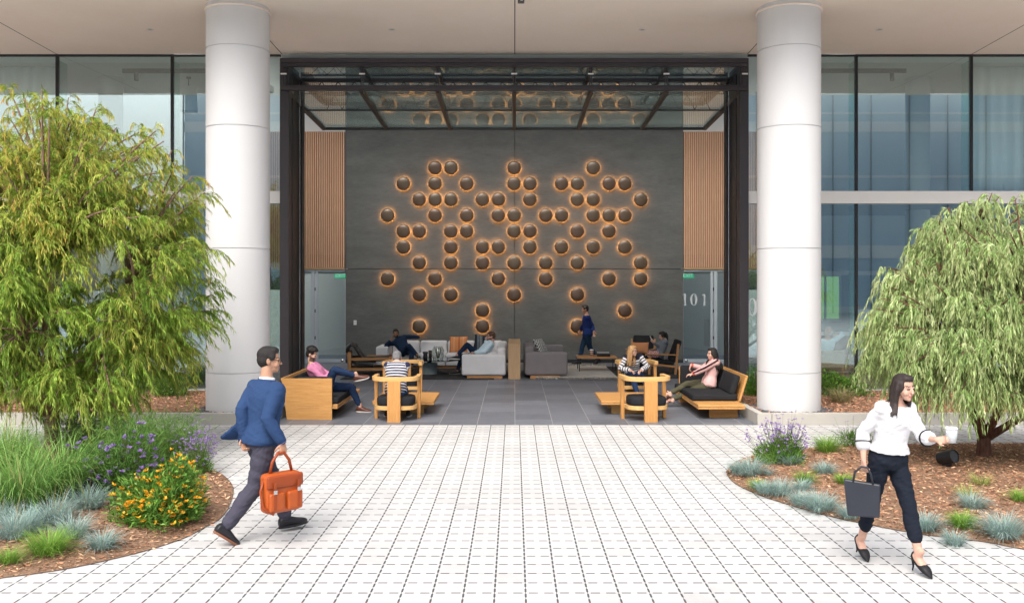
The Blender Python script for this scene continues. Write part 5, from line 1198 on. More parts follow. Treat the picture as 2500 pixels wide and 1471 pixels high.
for S, E, Wr in ((p.SL,p.EL,p.WL),(p.SR,p.ER,p.WR)):
    sd_ = -1 if S is p.SL else 1
    n1 = (p.cr*(1 if S is p.SR else -1)*.8+V(0,0,.5)).normalized(); pts = [S.lerp(p.N,.3)+V(0,0,.068), S+n1*.074, S.lerp(E,.5)+n1*.066, E+n1*.060, E.lerp(Wr,.5)+n1*.053, Wr+n1*.042]
    mb.tube(pts, [.012]+[.017]*4+[.013], 8)
p.raw('sleeve_stripe', mb, cloth('plum_stripe',(.045,.018,.025)))
mb = MB()
for E, Wr in ((p.EL,p.WL),(p.ER,p.WR)):
    dr = (Wr-E).normalized(); r1, r2 = frame(dr, V(0,0,1)); c_ = E.lerp(Wr,.93); mb.loft([(c_-dr*.018,r1,r2,.046,.046),(c_+dr*.018,r1,r2,.042,.042)], 20, 1.0)
p.raw('cuff', mb, cloth('coral_cuff',(.55,.12,.08)))
for side in 'RL':
    A, f, r, u = p.foot_axes(side); mb = MB()
    for a in (-.02,.045,.12): mb.tube([A+f*a+r*.042-u*.055, A+f*(a+.01)+u*(.02-.28*max(a,0)), A+f*a-r*.042-u*.055], .009, 6)
    n = 18; mb.add([A+f*(.06+.12*math.cos(q*2*PI/n))+r*.045*math.sin(q*2*PI/n)-u*d_ for d_ in (.078,.092) for q in range(n)], [tuple(range(n)), tuple(range(2*n-1,n-1,-1))]+[(q,(q+1)%n,n+(q+1)%n,n+q) for q in range(n)])
    p.raw('sandal', mb, M_STRAP)
# --- woman with ponytail
p = Person('woman in grey with black ponytail looking at her phone in a lounge chair', (3.80,24.25,.47), (3.97,24.25,.88), (-1,-.05,0), 1.64, 'f', headpos=(3.89,24.22,1.0), head=(-.95,-.1,-.30), wr=(3.66,24.12,.83), er=(.2,-.4,-.8), hdr=(-.6,.2,.6), pnr=(.3,.6,.3), cr=.8, wl=(3.66,24.34,.82), el=(.2,.5,-.8), hdl=(-.6,-.2,.6), pnl=(.3,-.6,.3), cl=.8,
    ar=(3.02,24.15,.30), al=(3.05,24.32,.10), kr=(-.3,0,1), kl=(-.3,0,1), fr=(-.9,0,-.1), fl=(-1,0,0), voxel=.011)
p.body(SK_LIGHT); p.hair(HM['black'],'pony',4); p.top(M_GREYC, .016, -.05, .51, .93); p.trousers(M_BLACKC, .012, .95)
for d in 'RL': p.shoe(d, M_BLACKSH)
t = thing('phone', 'pale mobile phone held up by the woman with the ponytail', 'phone', (3.60,24.22,.92)); mesh_obj('case', MB().rbox((0,0,0),(.012,.075,.15),.005,RY(-25)), M_PINW, t); mesh_obj('screen', MB().rbox((.0085,0,.002),(.003,.066,.135),.001,RY(-25)), M_BLACK, t)
t = thing('pouch', 'pink white patterned pouch on the lap of the woman with ponytail', 'pouch', (3.62,24.02,.50)); M_PCH = zig_mat(); M_PCH.name = 'pink_weave'
for nd in M_PCH.node_tree.nodes:
    if nd.type == 'MIX': nd.inputs[6].default_value = (.42,.14,.17,1); nd.inputs[7].default_value = (.62,.42,.42,1)
mesh_obj('body', MB().rbox((0,0,.03),(.30,.10,.18),.045), M_PCH, t, smooth=True); mesh_obj('zip', MB().rbox((0,0,.121),(.24,.012,.008),.003), M_STRAP, t)
# --- bald man in the right hand room
t = thing('wicker_chair', 'pale woven wicker armchair behind the glass right of the column', 'armchair', (6.85,20.35,.17), math.radians(20))
for x in (-.29,.29):
    for y in (-.26,.26): mesh_obj('leg', MB().tube([(x,y,0),(x*.96,y*.96,.66 if y<0 else .42)],.022,10), M_TEAKZ, t, smooth=True)
mesh_obj('seat', MB().rbox((0,0,.40),(.62,.56,.06),.02), noisy('wicker',(.40,.32,.22),.8,var=.35,scale=30,bump=.8), t, smooth=True); mesh_obj('backrest', MB().rbox((0,-.27,.58),(.64,.05,.34),.02,RX(8)), MATS['wicker'], t, smooth=True)
for x in (-.31,.31): mesh_obj('arm_rest', MB().tube([(x,-.27,.68),(x,.05,.64),(x,.24,.44)],.02,8), M_TEAK, t, smooth=True)
p = Person('bald man in pale blue shirt sitting behind the glass, seen from behind', (6.85,20.40,.66), (6.90,20.30,1.15), (-.45,.89,0), 1.74, headpos=(6.93,20.33,1.31), head=(-.6,.8,-.05), wr=(7.04,20.38,1.20), er=(.9,.1,-.8), hdr=(-.3,0,.9), pnr=(-.9,0,0), cr=.6, wl=(6.55,20.62,.85), el=(-.7,-.3,-.5), hdl=(.3,.9,-.2), ar=(6.62,21.05,.28), al=(6.50,20.95,.28), kr=(-.2,.6,1), kl=(-.3,.5,1), voxel=.011)
p.body(SK_LIGHT); p.hair(HM['white'],'bald',2); p.top(M_LBLUE, .018, -.05, .51, .62); p.trousers(M_GREYC, .014, .95)
for d in 'RL': p.shoe(d, M_BLACKSH)
# ------------------------------------------------------------------ plants
M_LEAF = leafmat('leaf', .38, .5); M_BLADE = leafmat('grass_blade', .30, .55); M_PETAL = leafmat('petal', .35, .6); M_CHIP = leafmat('bark_chip', .0, .95)
def unit(a): return a/np.maximum(np.linalg.norm(a, axis=1, keepdims=True), 1e-6)
def mixcol(cols, n, jit=.12):
    c = np.array(cols, float); i = RNG.integers(0, len(c), n); j = RNG.integers(0, len(c), n); t = RNG.random((n,1))
    return (c[i]*t+c[j]*(1-t))*(1+RNG.uniform(-jit, jit, (n,1)))
class QB:
    """leaves, blades and petals gathered as quads with a colour each"""
    def __init__(s): s.v = []; s.q = []; s.c = []; s.n = 0
    def put(s, v, q, c): s.v.append(v); s.q.append(q+s.n); s.c.append(c); s.n += len(v)
    def leaves(s, base, d, length, width, col, tipcol=None, droop=.0):
        n = len(base); d = unit(d); up = np.tile([0,0,1.0],(n,1)); r = unit(np.cross(d, unit(up+RNG.normal(0,.6,(n,3))))); L = np.asarray(length).reshape(-1,1); Wd = np.asarray(width).reshape(-1,1)
        mid = base+d*L*.45; tip = base+d*L+np.array([0,0,-1.0])*L*droop
        v = np.stack([base, mid+r*Wd/2, tip, mid-r*Wd/2],1).reshape(-1,3); q = np.arange(4*n).reshape(n,4)
        c = np.repeat(col,4,0) if tipcol is None else np.stack([col,(col+tipcol)/2,tipcol,(col+tipcol)/2],1).reshape(-1,3); s.put(v, q, c)
    def blades(s, base, az, length, lean, droop, width, col, tip=None, seg=5):
        """arching grass blades"""
        n = len(base); h = np.stack([np.cos(az),np.sin(az),np.zeros(n)],1); sd = np.stack([-np.sin(az),np.cos(az),np.zeros(n)],1); rows = []; cols = []
        L = np.asarray(length).reshape(-1,1); lean = np.asarray(lean).reshape(-1,1); droop = np.asarray(droop).reshape(-1,1); Wd = np.asarray(width).reshape(-1,1)
        p = base.copy()
        for k in range(seg+1):
            t = k/seg
            if k:
                a = lean+droop*t*t; p = p+(h*np.sin(a)+np.array([0,0,1.0])*np.cos(a))*L/seg
            w = Wd*(1-t**2.2*.93)*.5*(.6+.4*min(1,t*4)); rows += [p-sd*w, p+sd*w]
            cc = col if tip is None else col*(1-t**1.5)+tip*t**1.5; cols += [cc, cc]
        m = 2*(seg+1); v = np.stack(rows,1).reshape(-1,3); c = np.stack(cols,1).reshape(-1,3); b = np.arange(n)[:,None,None]*m
        qd = np.array([[2*k,2*k+1,2*k+3,2*k+2] for k in range(seg)])[None]; s.put(v, (b+qd).reshape(-1,4), c)
    def stems(s, a, b, w, col):
        n = len(a); d = unit(b-a); r = unit(np.cross(d, np.tile([0.1,-1.0,0.05],(n,1))))*w/2; v = np.stack([a-r,a+r,b+r*.5,b-r*.5],1).reshape(-1,3); s.put(v, np.arange(4*n).reshape(n,4), np.repeat(col,4,0))
    def make(s, name, m, parent, base=(0,0,0)):
        return np_mesh(name, np.concatenate(s.v)-np.array(base), np.concatenate(s.q), np.concatenate(s.c), m, parent)
def zbed(x, y):
    for P_ in (PL, PR):
        z = bed_z(P_[0], P_[1], x, y)
        if z is not None: return z
    return .165 if y > 15.5 else .0
def at(px, py): p = G(px, py); return V(p.x, p.y, zbed(p.x, p.y))
UPV = np.array([0,0,1.0])
# bark chips
def chips(poly, c, n, name):
    xs = [p[0] for p in poly]; ys_ = [p[1] for p in poly]; x0, x1, y0_, y1 = max(min(xs),-8.5), min(max(xs),8.5), min(ys_), max(ys_); out = []
    while len(out) < n:
        x, y = random.uniform(x0,x1), y0_+(y1-y0_)*random.random()**1.25
        z = bed_z(poly, c, x, y)
        if z is not None: out.append((x,y,z+random.uniform(.0,.012)))
    B = np.array(out); a = RNG.uniform(0,2*PI,n); d = np.stack([np.cos(a),np.sin(a),RNG.uniform(-.12,.35,n)],1); q = QB()
    q.leaves(B, d, RNG.uniform(.02,.085,n), RNG.uniform(.006,.020,n), mixcol([(.546,.300,.173),(.309,.155,.091),(.801,.528,.328),(.182,.091,.055),(.437,.218,.127)], n, .3)); o = q.make(name, M_CHIP, None); o['kind'] = 'stuff'
chips(*PL, 15000, 'bark_chips'); chips(*PR, 22000, 'bark_chips')
def planter_chips(x0, x1, n):
    B = np.stack([RNG.uniform(x0,x1,n),RNG.uniform(15.66,19.0,n),RNG.uniform(.165,.185,n)],1); a = RNG.uniform(0,2*PI,n); d = np.stack([np.cos(a),np.sin(a),RNG.uniform(-.1,.35,n)],1); q = QB()
    q.leaves(B, d, RNG.uniform(.03,.10,n), RNG.uniform(.008,.022,n), mixcol([(.619,.309,.182),(.364,.164,.100),(.837,.491,.309),(.255,.109,.064)], n, .3)); o = q.make('bark_chips', M_CHIP, None); o['kind'] = 'stuff'
planter_chips(-9.5,-4.23,6000); planter_chips(4.23,9.5,6000)
def gravel(cx):
    mb = MB()
    for i in range(420):
        a = random.uniform(0,2*PI); r = .56+.16*random.random()**1.5; x, y = cx+r*math.cos(a), 16.25+r*math.sin(a)
        if y < 15.67: continue
        s_ = random.uniform(.010,.024); mb.ell((x,y,.170+s_*.4),(s_*1.2,s_,s_*.8),Matrix.Rotation(random.uniform(0,3),3,'Z'),6,4)
    o = mesh_obj('gravel', mb, noisy('dark_gravel',(.10,.10,.11),.8,var=.5,scale=25,bump=0) if 'dark_gravel' not in MATS else MATS['dark_gravel'], smooth=True); o['kind'] = 'stuff'
gravel(-4.87); gravel(4.84)

# tufts of grass
BLUE = [(.290,.420,.392),(.406,.551,.522),(.203,.319,.275),(.522,.638,.580)]; GREEN = [(.164,.344,.045),(.271,.508,.073),(.109,.236,.036),(.399,.597,.109)]; OLIVEG = [(.362,.435,.109),(.544,.544,.181),(.236,.362,.073)]
def tuft(name, label, px, py, rad, ht, n, pal, group, wd=.0045, cat='grass', straw=0, dens=1.0):
    p = at(px, py); t = thing(name, label, cat, p, 0, group); q = QB(); a = RNG.uniform(0,2*PI,n); r = rad*.42*np.sqrt(RNG.random(n))
    B = np.stack([r*np.cos(a)*1.0, r*np.sin(a), np.zeros(n)],1); az = a+RNG.normal(0,.5,n); ln = ht*RNG.uniform(.75,1.35,n)
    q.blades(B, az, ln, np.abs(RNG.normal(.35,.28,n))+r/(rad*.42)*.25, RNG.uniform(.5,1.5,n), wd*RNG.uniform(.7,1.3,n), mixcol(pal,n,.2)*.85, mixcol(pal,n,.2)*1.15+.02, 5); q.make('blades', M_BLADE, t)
    if straw:
        q = QB(); m = straw; a = RNG.uniform(0,2*PI,m); B = np.stack([.1*rad*np.cos(a),.1*rad*np.sin(a),np.zeros(m)],1); sc_ = mixcol([(.50,.38,.18),(.40,.33,.14)],m)
        q.blades(B, a, ht*RNG.uniform(1.5,2.1,m), RNG.uniform(.1,.5,m), RNG.uniform(.2,.7,m), np.full(m,.004), sc_, sc_, 5)
        q.make('seed_stalks', M_BLADE, t)
    return t
GB = 'blue fescue tufts in the mulch beds'; GG = 'small green grass tufts in the mulch beds'
for px, py, rad, ht, n, lab, st in (
    (30,1335,.26,.26,520,'blue grey fescue tuft at the far left front of the left bed',6),(215,1265,.26,.25,560,'blue grey fescue tuft just left of the orange flowers',6),(250,1350,.17,.19,420,'small round blue fescue tuft nearest the left bed edge',2),(130,1300,.27,.27,560,'blue grey fescue tuft behind the bright green tuft in the left bed',8),
    (1832,1170,.24,.26,520,'tall blue green fescue tuft at the tip of the right bed',0),(1928,1150,.16,.16,360,'small blue fescue tuft just below the lavender bush',0),(1905,1215,.20,.20,460,'blue fescue tuft near the right bed edge under the lavender bush',0),(2002,1250,.25,.21,620,'broad arching blue fescue tuft on the right bed edge, left of the handbag',0),
    (2012,1176,.18,.17,380,'blue fescue tuft left of the walking woman, mid bed',0),(1958,1210,.15,.14,300,'small pale blue fescue tuft between two larger ones near the right bed edge',0),(2262,1300,.17,.20,420,'blue fescue tuft directly behind the walking womans leg',0),(2375,1262,.20,.18,420,'blue fescue tuft behind the round green tuft at far right',0),(2450,1320,.27,.24,700,'largest blue fescue tuft at the far right bed edge',0),(65,1318,.24,.24,480,'blue grey fescue tuft between two others at the left frame edge',4),(178,1330,.22,.22,460,'blue grey fescue tuft beside the small round one in the left bed',4),(5,1300,.24,.26,420,'blue grey fescue tuft cut by the left frame edge',5),
    (1800,1160,.15,.17,320,'small blue fescue tuft at the very tip of the right bed',0),(1868,1208,.17,.16,360,'blue fescue tuft on the right bed edge beside the small bright green tuft',0),(1955,1236,.18,.17,400,'blue fescue tuft on the right bed edge, left of the broad arching one',0),(2075,1268,.17,.16,360,'blue fescue tuft on the right bed edge behind the handbag',0),(2330,1330,.15,.15,300,'small blue fescue tuft at the edge in front of the round vivid green tuft',0),
    (1875,1172,.10,.08,120,'tiny pale blue fescue seedling at the tip of the right bed',0)):
    tuft('blue_fescue', lab, px, py, rad, ht, n, BLUE, GB, .0045, straw=st)
for px, py, rad, ht, n, lab in ((118,1365,.26,.24,620,'bright green grass tuft at the left bed front edge'),(20,1385,.14,.14,260,'low green grass tuft in the lower left corner'),(1848,1197,.13,.13,300,'small bright green tuft at the left tip of the right bed'),(1965,1196,.15,.17,320,'green tuft between blue fescues left of the walking woman'),(2060,1200,.13,.13,280,'dark green tuft just left of the black handbag'),
    (2018,1117,.25,.26,560,'tall bright green tuft right of the lavender bush'),(2350,1298,.17,.16,520,'round vivid green tuft at far right of the bed'),(2486,1245,.13,.15,240,'green tuft cut by the right frame edge'),(1880,1145,.2,.16,320,'green grass fringe at the foot of the lavender bush')):
    tuft('green_tuft', lab, px, py, rad, ht, n, GREEN, GG, .0045)
for px, py, lab in ((2395,1205,'sparse yellow green tuft in front of the dome shaped tree'),(2362,1236,'small sparse yellow green tuft right of the walking woman')): tuft('yellow_tuft', lab, px, py, .20, .15, 170, OLIVEG, GG, .004)
# long arching grass at the left
for k, (px, py, lab) in enumerate(((55,1275,'tall arching fountain grass in front, at the left frame edge'),(150,1240,'tall arching fountain grass between frame edge and purple flowers'),(-60,1220,'tall arching fountain grass partly outside the left frame edge'),(20,1175,'tall arching fountain grass under the left tree'))):
    p = at(px, py); t = thing('fountain_grass', lab, 'grass', p, 0, 'tall arching grasses in the left bed'); n = 620; q = QB()
    a = RNG.uniform(0,2*PI,n); r = .20*np.sqrt(RNG.random(n)); B = np.stack([r*np.cos(a),r*np.sin(a),np.zeros(n)],1)
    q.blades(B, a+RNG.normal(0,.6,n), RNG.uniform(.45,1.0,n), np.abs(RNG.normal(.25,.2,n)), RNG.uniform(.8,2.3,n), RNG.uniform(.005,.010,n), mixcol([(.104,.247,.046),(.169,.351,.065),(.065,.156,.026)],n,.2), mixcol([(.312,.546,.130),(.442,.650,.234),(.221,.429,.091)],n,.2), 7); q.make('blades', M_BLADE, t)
    m = 14; q = QB(); a = RNG.uniform(0,2*PI,m); B = np.zeros((m,3)); c_ = mixcol([(.45,.42,.16),(.52,.42,.22)],m); q.blades(B, a, RNG.uniform(.5,.8,m), RNG.uniform(.05,.4,m), RNG.uniform(.2,.5,m), np.full(m,.011), c_, c_, 5); q.make('seed_heads', M_BLADE, t)
# airy fine stems
for px, py, lab in ((330,1165,'airy fine leaved green bush behind the purple flowers, left bed'),(225,1120,'airy green bush under the left tree crown'),(400,1150,'feathery green bush with tall thin wisps behind the orange flowers')):
    p = at(px, py); t = thing('feathery_bush', lab, 'bush', p, 0, 'airy green bushes in the left bed'); n = 330; q = QB(); a = RNG.uniform(0,2*PI,n); r = .30*np.sqrt(RNG.random(n)); B = np.stack([r*np.cos(a)*1.2,r*np.sin(a),np.zeros(n)],1)
    ln = RNG.uniform(.3,.72,n); le = np.abs(RNG.normal(.2,.22,n)); q.blades(B, a, ln, le, RNG.uniform(.1,.8,n), np.full(n,.005), mixcol([(.07,.16,.03),(.12,.23,.05)],n), mixcol([(.18,.30,.08),(.24,.36,.12)],n), 5)
    for f in (.35,.5,.65,.8,.95):
        h = np.stack([np.cos(a),np.sin(a),np.zeros(n)],1); pp = B+(h*np.sin(le[:,None])+UPV*np.cos(le[:,None]))*(ln*f)[:,None]; 
        for k in range(3): q.leaves(pp, RNG.normal(0,1,(n,3))+UPV*.7, RNG.uniform(.05,.13,n), RNG.uniform(.005,.009,n), mixcol([(.08,.19,.03),(.14,.28,.05),(.22,.36,.09)],n,.2))
    q.make('foliage', M_BLADE, t)
def flowers(q, P, size, cols, petals=7, up=.3):
    n = len(P)
    for k in range(petals):
        d = RNG.normal(0,1,(n,3)); d[:,2] = np.abs(d[:,2])*.8+up*.0; q.leaves(P, d, size*RNG.uniform(.7,1.2,n), size*RNG.uniform(.45,.7,n), mixcol(cols,n,.15))
def mound(name, label, cat, px, py, rx, ht, nleaf, lcols, llen, lwid, fl=None, group=None, ry=None, upness=.8, spray=None):
    """leafy mound with stems, leaves through its volume and flower heads on its outside"""
    p = at(px, py); t = thing(name, label, cat, p, 0, group); ry = ry or rx; q = QB()
    def inside(n, shell):
        d = unit(RNG.normal(0,1,(n,3))); d[:,2] = np.abs(d[:,2]); r = shell+(1-shell)*RNG.random((n,1))**.5
        w = 1+.22*np.sin(d[:,:1]*5+px)+.15*np.sin(d[:,1:2]*7+py); return d*r*w*np.array([rx,ry,ht]), d
    P, d = inside(nleaf, .25); q.leaves(P, d*.8+RNG.normal(0,.7,(nleaf,3))+UPV*upness, llen*RNG.uniform(.6,1.3,nleaf), lwid*RNG.uniform(.7,1.3,nleaf), mixcol(lcols,nleaf,.25), None, .15)
    m = max(nleaf//14, 30); P2, d2 = inside(m, .75); B = P2*np.array([.25,.25,0]); q.stems(B, P2, .006, mixcol([(.10,.14,.04),(.14,.10,.05)],m)); q0 = q
    if not fl or fl[0] >= 60: q.make('foliage', M_LEAF, t)
    if fl:
        nf, size, cols, pet = fl; few = nf < 60; q = q0 if few else QB(); P3, d3 = inside(nf, .93); P3 = P3*RNG.uniform(.92,1.06,(nf,1)); P3 = P3+.45*(P3[RNG.integers(0,max(nf//7,1),nf)]-P3)*(RNG.random((nf,1))<.6); k = spray or 0
        if k: T = P3+(d3*.5+UPV)*RNG.uniform(.3,1.0,(nf,1))*k; q.stems(P3*.8, T, .004, mixcol([(.16,.22,.08)],nf)); P3 = T
        flowers(q, P3, size, cols, pet); q.make('foliage' if few else 'flowers', M_LEAF if few else M_PETAL, t)
    return t
LG = [(.102,.246,.043),(.174,.377,.058),(.072,.174,.029),(.275,.478,.102)]; PURP = [(.36,.22,.55),(.46,.32,.68),(.28,.15,.46),(.56,.44,.76)]; ORAN = [(.92,.44,.02),(.95,.56,.03),(.88,.32,.015),(.95,.66,.08)]
mound('purple_flower_bush', 'leafy bush with scattered purple flower balls in the left bed', 'flowers', 295,1222,.46,.62,5200,[(.078,.208,.039),(.130,.286,.052),(.058,.143,.026),(.208,.390,.091)],.10,.011,(130,.036,PURP,18), spray=.07)
mound('orange_flower_bush', 'bushy green plant covered in orange star shaped flowers', 'flowers', 402,1284,.40,.50,5200,LG,.085,.020,(300,.038,ORAN,7), ry=.40, spray=.03)
mound('lavender_bush', 'sprays of lilac flowers leaning over the paving behind the orange flowers', 'flowers', 478,1165,.20,.30,700,LG,.10,.010,(170,.024,PURP,9), 'lilac spray bushes at the bed tips', spray=.26)
mound('lavender_bush', 'lilac flowered bush at the tip of the right bed', 'flowers', 1910,1140,.30,.27,2400,LG,.10,.011,(260,.024,PURP,9), 'lilac spray bushes at the bed tips', spray=.27)
mound('wispy_bush', 'low wispy green bush with few lilac flowers behind the walking woman', 'bush', 2085,1098,.24,.22,700,LG,.10,.009,(18,.016,PURP,7), spray=.2)
mound('leafy_shrub', 'light green open shrub in the planter left of the left column', 'shrub', 412,985,.34,.50,1500,[(.16,.32,.05),(.22,.40,.09),(.10,.22,.04)],.07,.026,(30,.025,[(.7,.7,.6)],5), 'shrubs in the facade planters')
mound('leafy_shrub', 'small dark green shrub against the glass beside the left column', 'shrub', 478,958,.20,.42,450,[(.08,.16,.04),(.13,.22,.06),(.24,.22,.10)],.07,.018,None, 'shrubs in the facade planters')
mound('leafy_shrub', 'low light green shrub half hidden by the left tree in the planter', 'shrub', 345,972,.45,.36,1300,[(.15,.27,.06),(.22,.34,.10)],.07,.022,(24,.022,[(.7,.7,.62)],5), 'shrubs in the facade planters')
mound('leafy_shrub', 'rounded bright green shrub in the planter right of the right column', 'shrub', 2052,985,.46,.42,2600,[(.13,.30,.035),(.20,.40,.06),(.09,.20,.03)],.06,.028,(40,.022,[(.75,.75,.68)],5), 'shrubs in the facade planters')
mound('feathery_shrub', 'feathery bright green shrub behind the bench, left of the right column', 'shrub', 1850,985,.30,.52,2400,[(.10,.29,.02),(.16,.40,.03),(.07,.18,.02)],.08,.009,None)
tuft('dry_grass', 'dry straw coloured grass tuft in the planter right of the right column', 2052,1003,.35,.34,360,[(.36,.30,.15),(.28,.28,.11),(.46,.38,.22)],None,.006)
# garden spotlights
def spot(label, p, az, tilt):
    t = thing('garden_spotlight', label, 'spotlight', p, az, 'black garden spotlights'); M = Matrix.Rotation(PI/2-tilt,3,'Y'); pr = [(.060,-.11),(.074,-.106),(.080,.0),(.083,.085),(.083,.112),(.075,.112),(.073,.100)]
    mesh_obj('can', MB().lathe(pr+[(.0,.100)],(0,0,.118),32,M.to_4x4()), M_BLACK, t, smooth=True).modifiers.new('e','EDGE_SPLIT').split_angle = .6
    mesh_obj('lens', MB().lathe([(.0,.101),(.071,.102)],(0,0,.118),28,M.to_4x4()), noisy('spot_lens',(.03,.03,.036),.25,bump=0), t); mesh_obj('bracket', MB().tube([(0,0,-.05),(0,0,.05)],.02,10).box(-.05,.05,-.03,.03,.012,.05), M_BLACK, t, bevel=.006)
spot('black garden spotlight on the mulch beside the dome shaped tree', at(2312,1160), math.radians(-62), .30); spot('black garden spotlight half hidden among the purple flowers', at(232,1238), math.radians(-120), .5)

# ------------------------------------------------------------------ the two trees
def curve(a, b, bend, n=7):
    return [a.lerp(b,i/(n-1))+bend*math.sin(PI*i/(n-1)) for i in range(n)]
def bark(name, c):
    m = bpy.data.materials.new(name); t = NT(m); n = t.noise(t.pos((6,6,1.2)),6.0,6.0,.65); b = t.bsdf(t.mixc(t.ramp(n,.3,.7), C4(c,.45), C4(c,1.2)), .9, 0, .15); t.bump(b, n, .9, .02); return m
def tree(label, base, trunkfork, limbs, anchors, twig_n, leaves_n, twig_len, leaf_len, leaf_w, cols, tips, wind, droop, barkm, group, tip_fn, spread=.55, trunk_r=.10):
    t = thing('weeping_tree', label, 'tree', base, 0, group); b0 = Vector(base); mb = MB(); fork = b0+V(0,0,trunkfork)
    mb.tube([b0-V(0,0,.05), b0+V(0,0,.03), b0+V(.0,0,trunkfork*.5), fork], [trunk_r*1.45,trunk_r*1.15,trunk_r,trunk_r*.95], 14)
    L = [b0+V(*l) for l in limbs]; paths = []
    for l in L:
        c = curve(fork-V(0,0,.06), l, V(random.uniform(-.12,.12),random.uniform(-.12,.12),.10), 8); mb.tube(c, [trunk_r*(.70-.082*i) for i in range(8)], 10); paths.append(c)
    S = []; D = []; BR = QB()
    for a in anchors:
        A = Vector(a); best = min(((p, c) for c in paths for p in c[3:]), key=lambda pc: (pc[0]-A).length+max(0,pc[0].z-A.z)*.6)[0]
        c = curve(best, A, V(0,0,.10*(A-best).length)+V(random.uniform(-.06,.06),random.uniform(-.06,.06),0), 7); r0 = .008+.012*(A-best).length
        mb.tube(c, [max(.004,r0*(1-.13*i)) for i in range(7)], 6); od = (A-best).normalized()
        for k in range(twig_n):
            u = random.uniform(.40,1.0)*6; i = min(int(u),5); p = c[i].lerp(c[i+1],u-i); S.append(p); d = od*.7+Vector((random.gauss(0,1),random.gauss(0,1),random.gauss(.15,.7)))*spread; D.append(d.normalized())
    mesh_obj('trunk', mb.shift(-b0), barkm, t, smooth=True)
    S = np.array(S); D = np.array(D); n = len(S); LT = RNG.uniform(*twig_len, n)[:,None]; W_ = np.array(wind); q = QB(); prev = S
    pos = lambda tt: S+D*LT*tt*(1-.25*tt)+(np.array([0,0,-1.0])*droop+W_)*LT*tt*tt
    tipk = tip_fn(S)
    base_c = mixcol(cols, n, .18)
    for k in range(1,6):
        nx = pos(np.full((n,1),k/5)); q.stems(prev, nx, .004, mixcol([(.16,.09,.05),(.20,.14,.07)],n)); prev = nx
    for k in range(leaves_n):
        tt = np.clip(RNG.uniform((k+.2)/leaves_n*.9+.05,(k+1.2)/leaves_n*.9+.10,(n,1)),0,1); P = pos(tt); T = unit(pos(np.minimum(tt+.06,1.06))-P)
        sd = RNG.normal(0,1,(n,3)); d = T*.9+sd*.42+np.array([0,0,-1.0])*(.35+.5*droop)+W_*.6
        tk = (tipk*np.clip(tt*1.2-.2,0,1))*RNG.uniform(.4,1.0,(n,1)); cc = base_c*RNG.uniform(.75,1.25,(n,1)); cc = cc*(1-tk)+mixcol(tips,n,.15)*tk
        q.leaves(P, d, RNG.uniform(*leaf_len,n), RNG.uniform(*leaf_w,n), cc*.92, cc*1.1, .12)
    q.make('crown', M_LEAF, t, base); return t
def dome(c, r, n, lo=-1.0, shell=.55, test=None):
    out = []
    while len(out) < n:
        d = Vector((random.gauss(0,1),random.gauss(0,1),random.gauss(0,1))).normalized()
        if d.z < lo: continue
        k = shell+(1-shell)*random.random()**.6; k *= 1+.16*math.sin(d.x*6+c[2]*3)*math.cos(d.z*5+1)+.08*math.sin(d.y*9)
        p = V(c[0]+d.x*r[0]*k, c[1]+d.y*r[1]*k, c[2]+d.z*r[2]*k)
        if test is None or test(p): out.append(p)
    return out
tb = G(128,1112); tb.z = zbed(tb.x, tb.y)
def left_test(p):
    px, py = CX+p.x*F_PX/p.y, CY-(p.z-H)*F_PX/p.y
    edge = float(np.interp(py, [180,250,300,360,430,520,600,700,800,880,960,1060],[60,190,330,420,470,480,500,515,505,440,370,290])); return px < edge and p.z > .62
anch = dome((-6.35,tb.y,2.55),(2.25,1.75,2.5),250,-.9,.40,left_test)+dome((-6.3,tb.y-.5,2.3),(2.1,1.4,2.2),90,-.9,.75,lambda p: left_test(p) and p.y < tb.y-.35)+dome((-6.6,tb.y-.2,1.55),(2.0,1.5,.9),70,-.9,.3,left_test)
for px, py in ((20,215),(60,240),(125,250),(150,285),(235,265),(250,300),(205,330),(380,320),(400,345),(345,360),(430,400),(470,430),(500,470),(470,590),(515,610),(500,640),(520,720),(528,760),(505,800),(520,690),(440,860),(430,930),(330,960),(250,1000),(180,1000),(90,1010)):
    anch.append(W(px, py, tb.y+random.uniform(-.9,.7)))
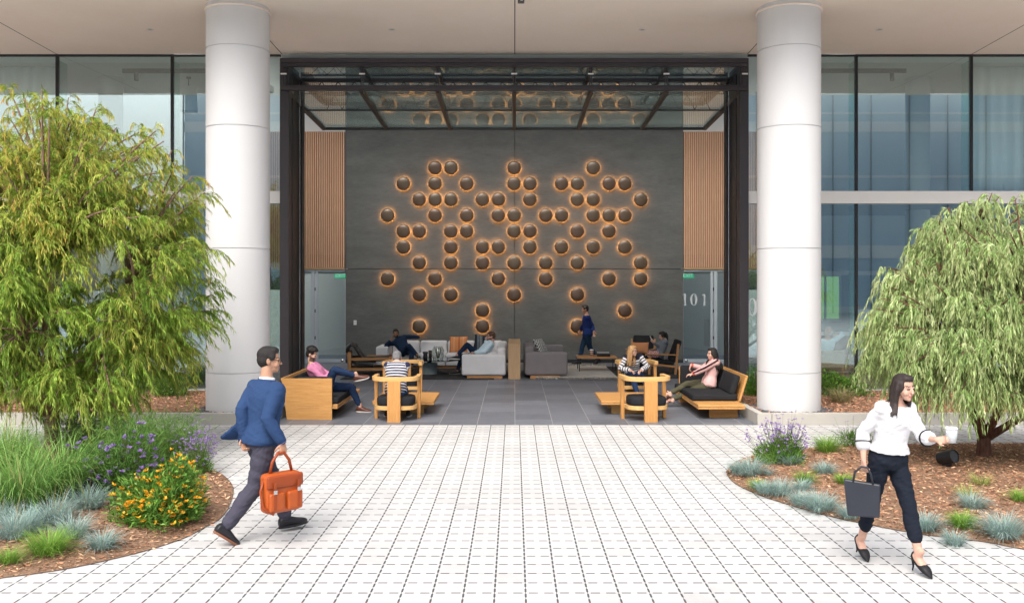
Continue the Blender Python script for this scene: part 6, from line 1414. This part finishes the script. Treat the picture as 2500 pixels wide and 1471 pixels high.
tree('large weeping willow leaved tree with orange tipped leaves at left', tb, .55, [(-.9,.2,2.1),(.2,-.5,2.6),(.9,.3,2.3),(-.3,.5,3.2),(1.3,-.4,1.6),(-1.3,-.5,1.7),(.5,.9,1.9),(.1,-.9,1.7)], anch, 24, 27, (.26,.52), (.05,.105), (.009,.015),
    [(.23,.39,.05),(.34,.50,.075),(.13,.26,.035),(.47,.58,.10),(.24,.41,.055)], [(.72,.46,.10),(.64,.56,.10),(.74,.38,.13),(.52,.54,.09)], (.10,.02,-.02), .55, bark('red_brown_bark',(.34,.215,.16)), 'weeping trees in the mulch beds',
    lambda S: np.clip((S[:,2:3]-2.4)/2.4,0,.75)+(np.sin(S[:,:1]*3.1+S[:,2:3]*2.3)>.80)*.45+(RNG.random((len(S),1))<.10)*.5+.06)
tr = G(2402,1132); tr.z = zbed(tr.x, tr.y)
def right_test(p):
    px, py = CX+p.x*F_PX/p.y, CY-(p.z-H)*F_PX/p.y
    edge = float(np.interp(py, [440,480,520,560,620,700,780,860,930,1000,1060],[2360,2285,2235,2205,2180,2130,2108,2105,2160,2220,2265])); return px > edge and p.z > 1.02
anch = dome((6.55,tr.y,1.78),(2.12,1.75,1.62),250,-.75,.80,right_test)+dome((6.5,tr.y-.3,1.75),(2.0,1.5,1.55),150,-.75,.85,lambda p: right_test(p) and p.y < tr.y-.3)
for px, py in ((2420,470),(2390,480),(2460,475),(2350,505),(2330,525),(2300,545),(2270,570),(2245,600),(2225,630),(2205,665),(2180,690),(2155,715),(2135,745),(2125,775),(2120,805),(2120,840),(2145,860),(2200,700),(2240,660),(2290,600),(2190,790),(2170,830),(2110,800),(2105,760),(2115,870),(2140,700),(2170,660),(2210,620),(2310,500),(2270,535),(2240,555),(2290,520),(2350,490),(2215,590),(2260,545)):
    for k in range(2): anch.append(W(px+random.uniform(0,25), py+random.uniform(0,15), tr.y+random.uniform(-.7,.5)))
tree('dome shaped weeping tree with pale green hanging leaves at right', tr, .28, [(-.75,.1,1.25),(.35,-.5,1.7),(.9,.35,1.35),(-.15,.6,2.0),(1.5,-.2,1.1),(-.5,-.6,1.4)], anch, 19, 25, (.22,.42), (.05,.105), (.010,.016),
    [(.40,.56,.21),(.52,.65,.29),(.23,.37,.12),(.62,.71,.38),(.32,.48,.16)], [(.62,.60,.30),(.58,.62,.30),(.62,.56,.32)], (.0,.0,-.05), 1.05, bark('brown_bark',(.18,.09,.065)), 'weeping trees in the mulch beds',
    lambda S: np.clip((S[:,2:3]-1.2)/2.5,0,.5)+.1, .5, .085)
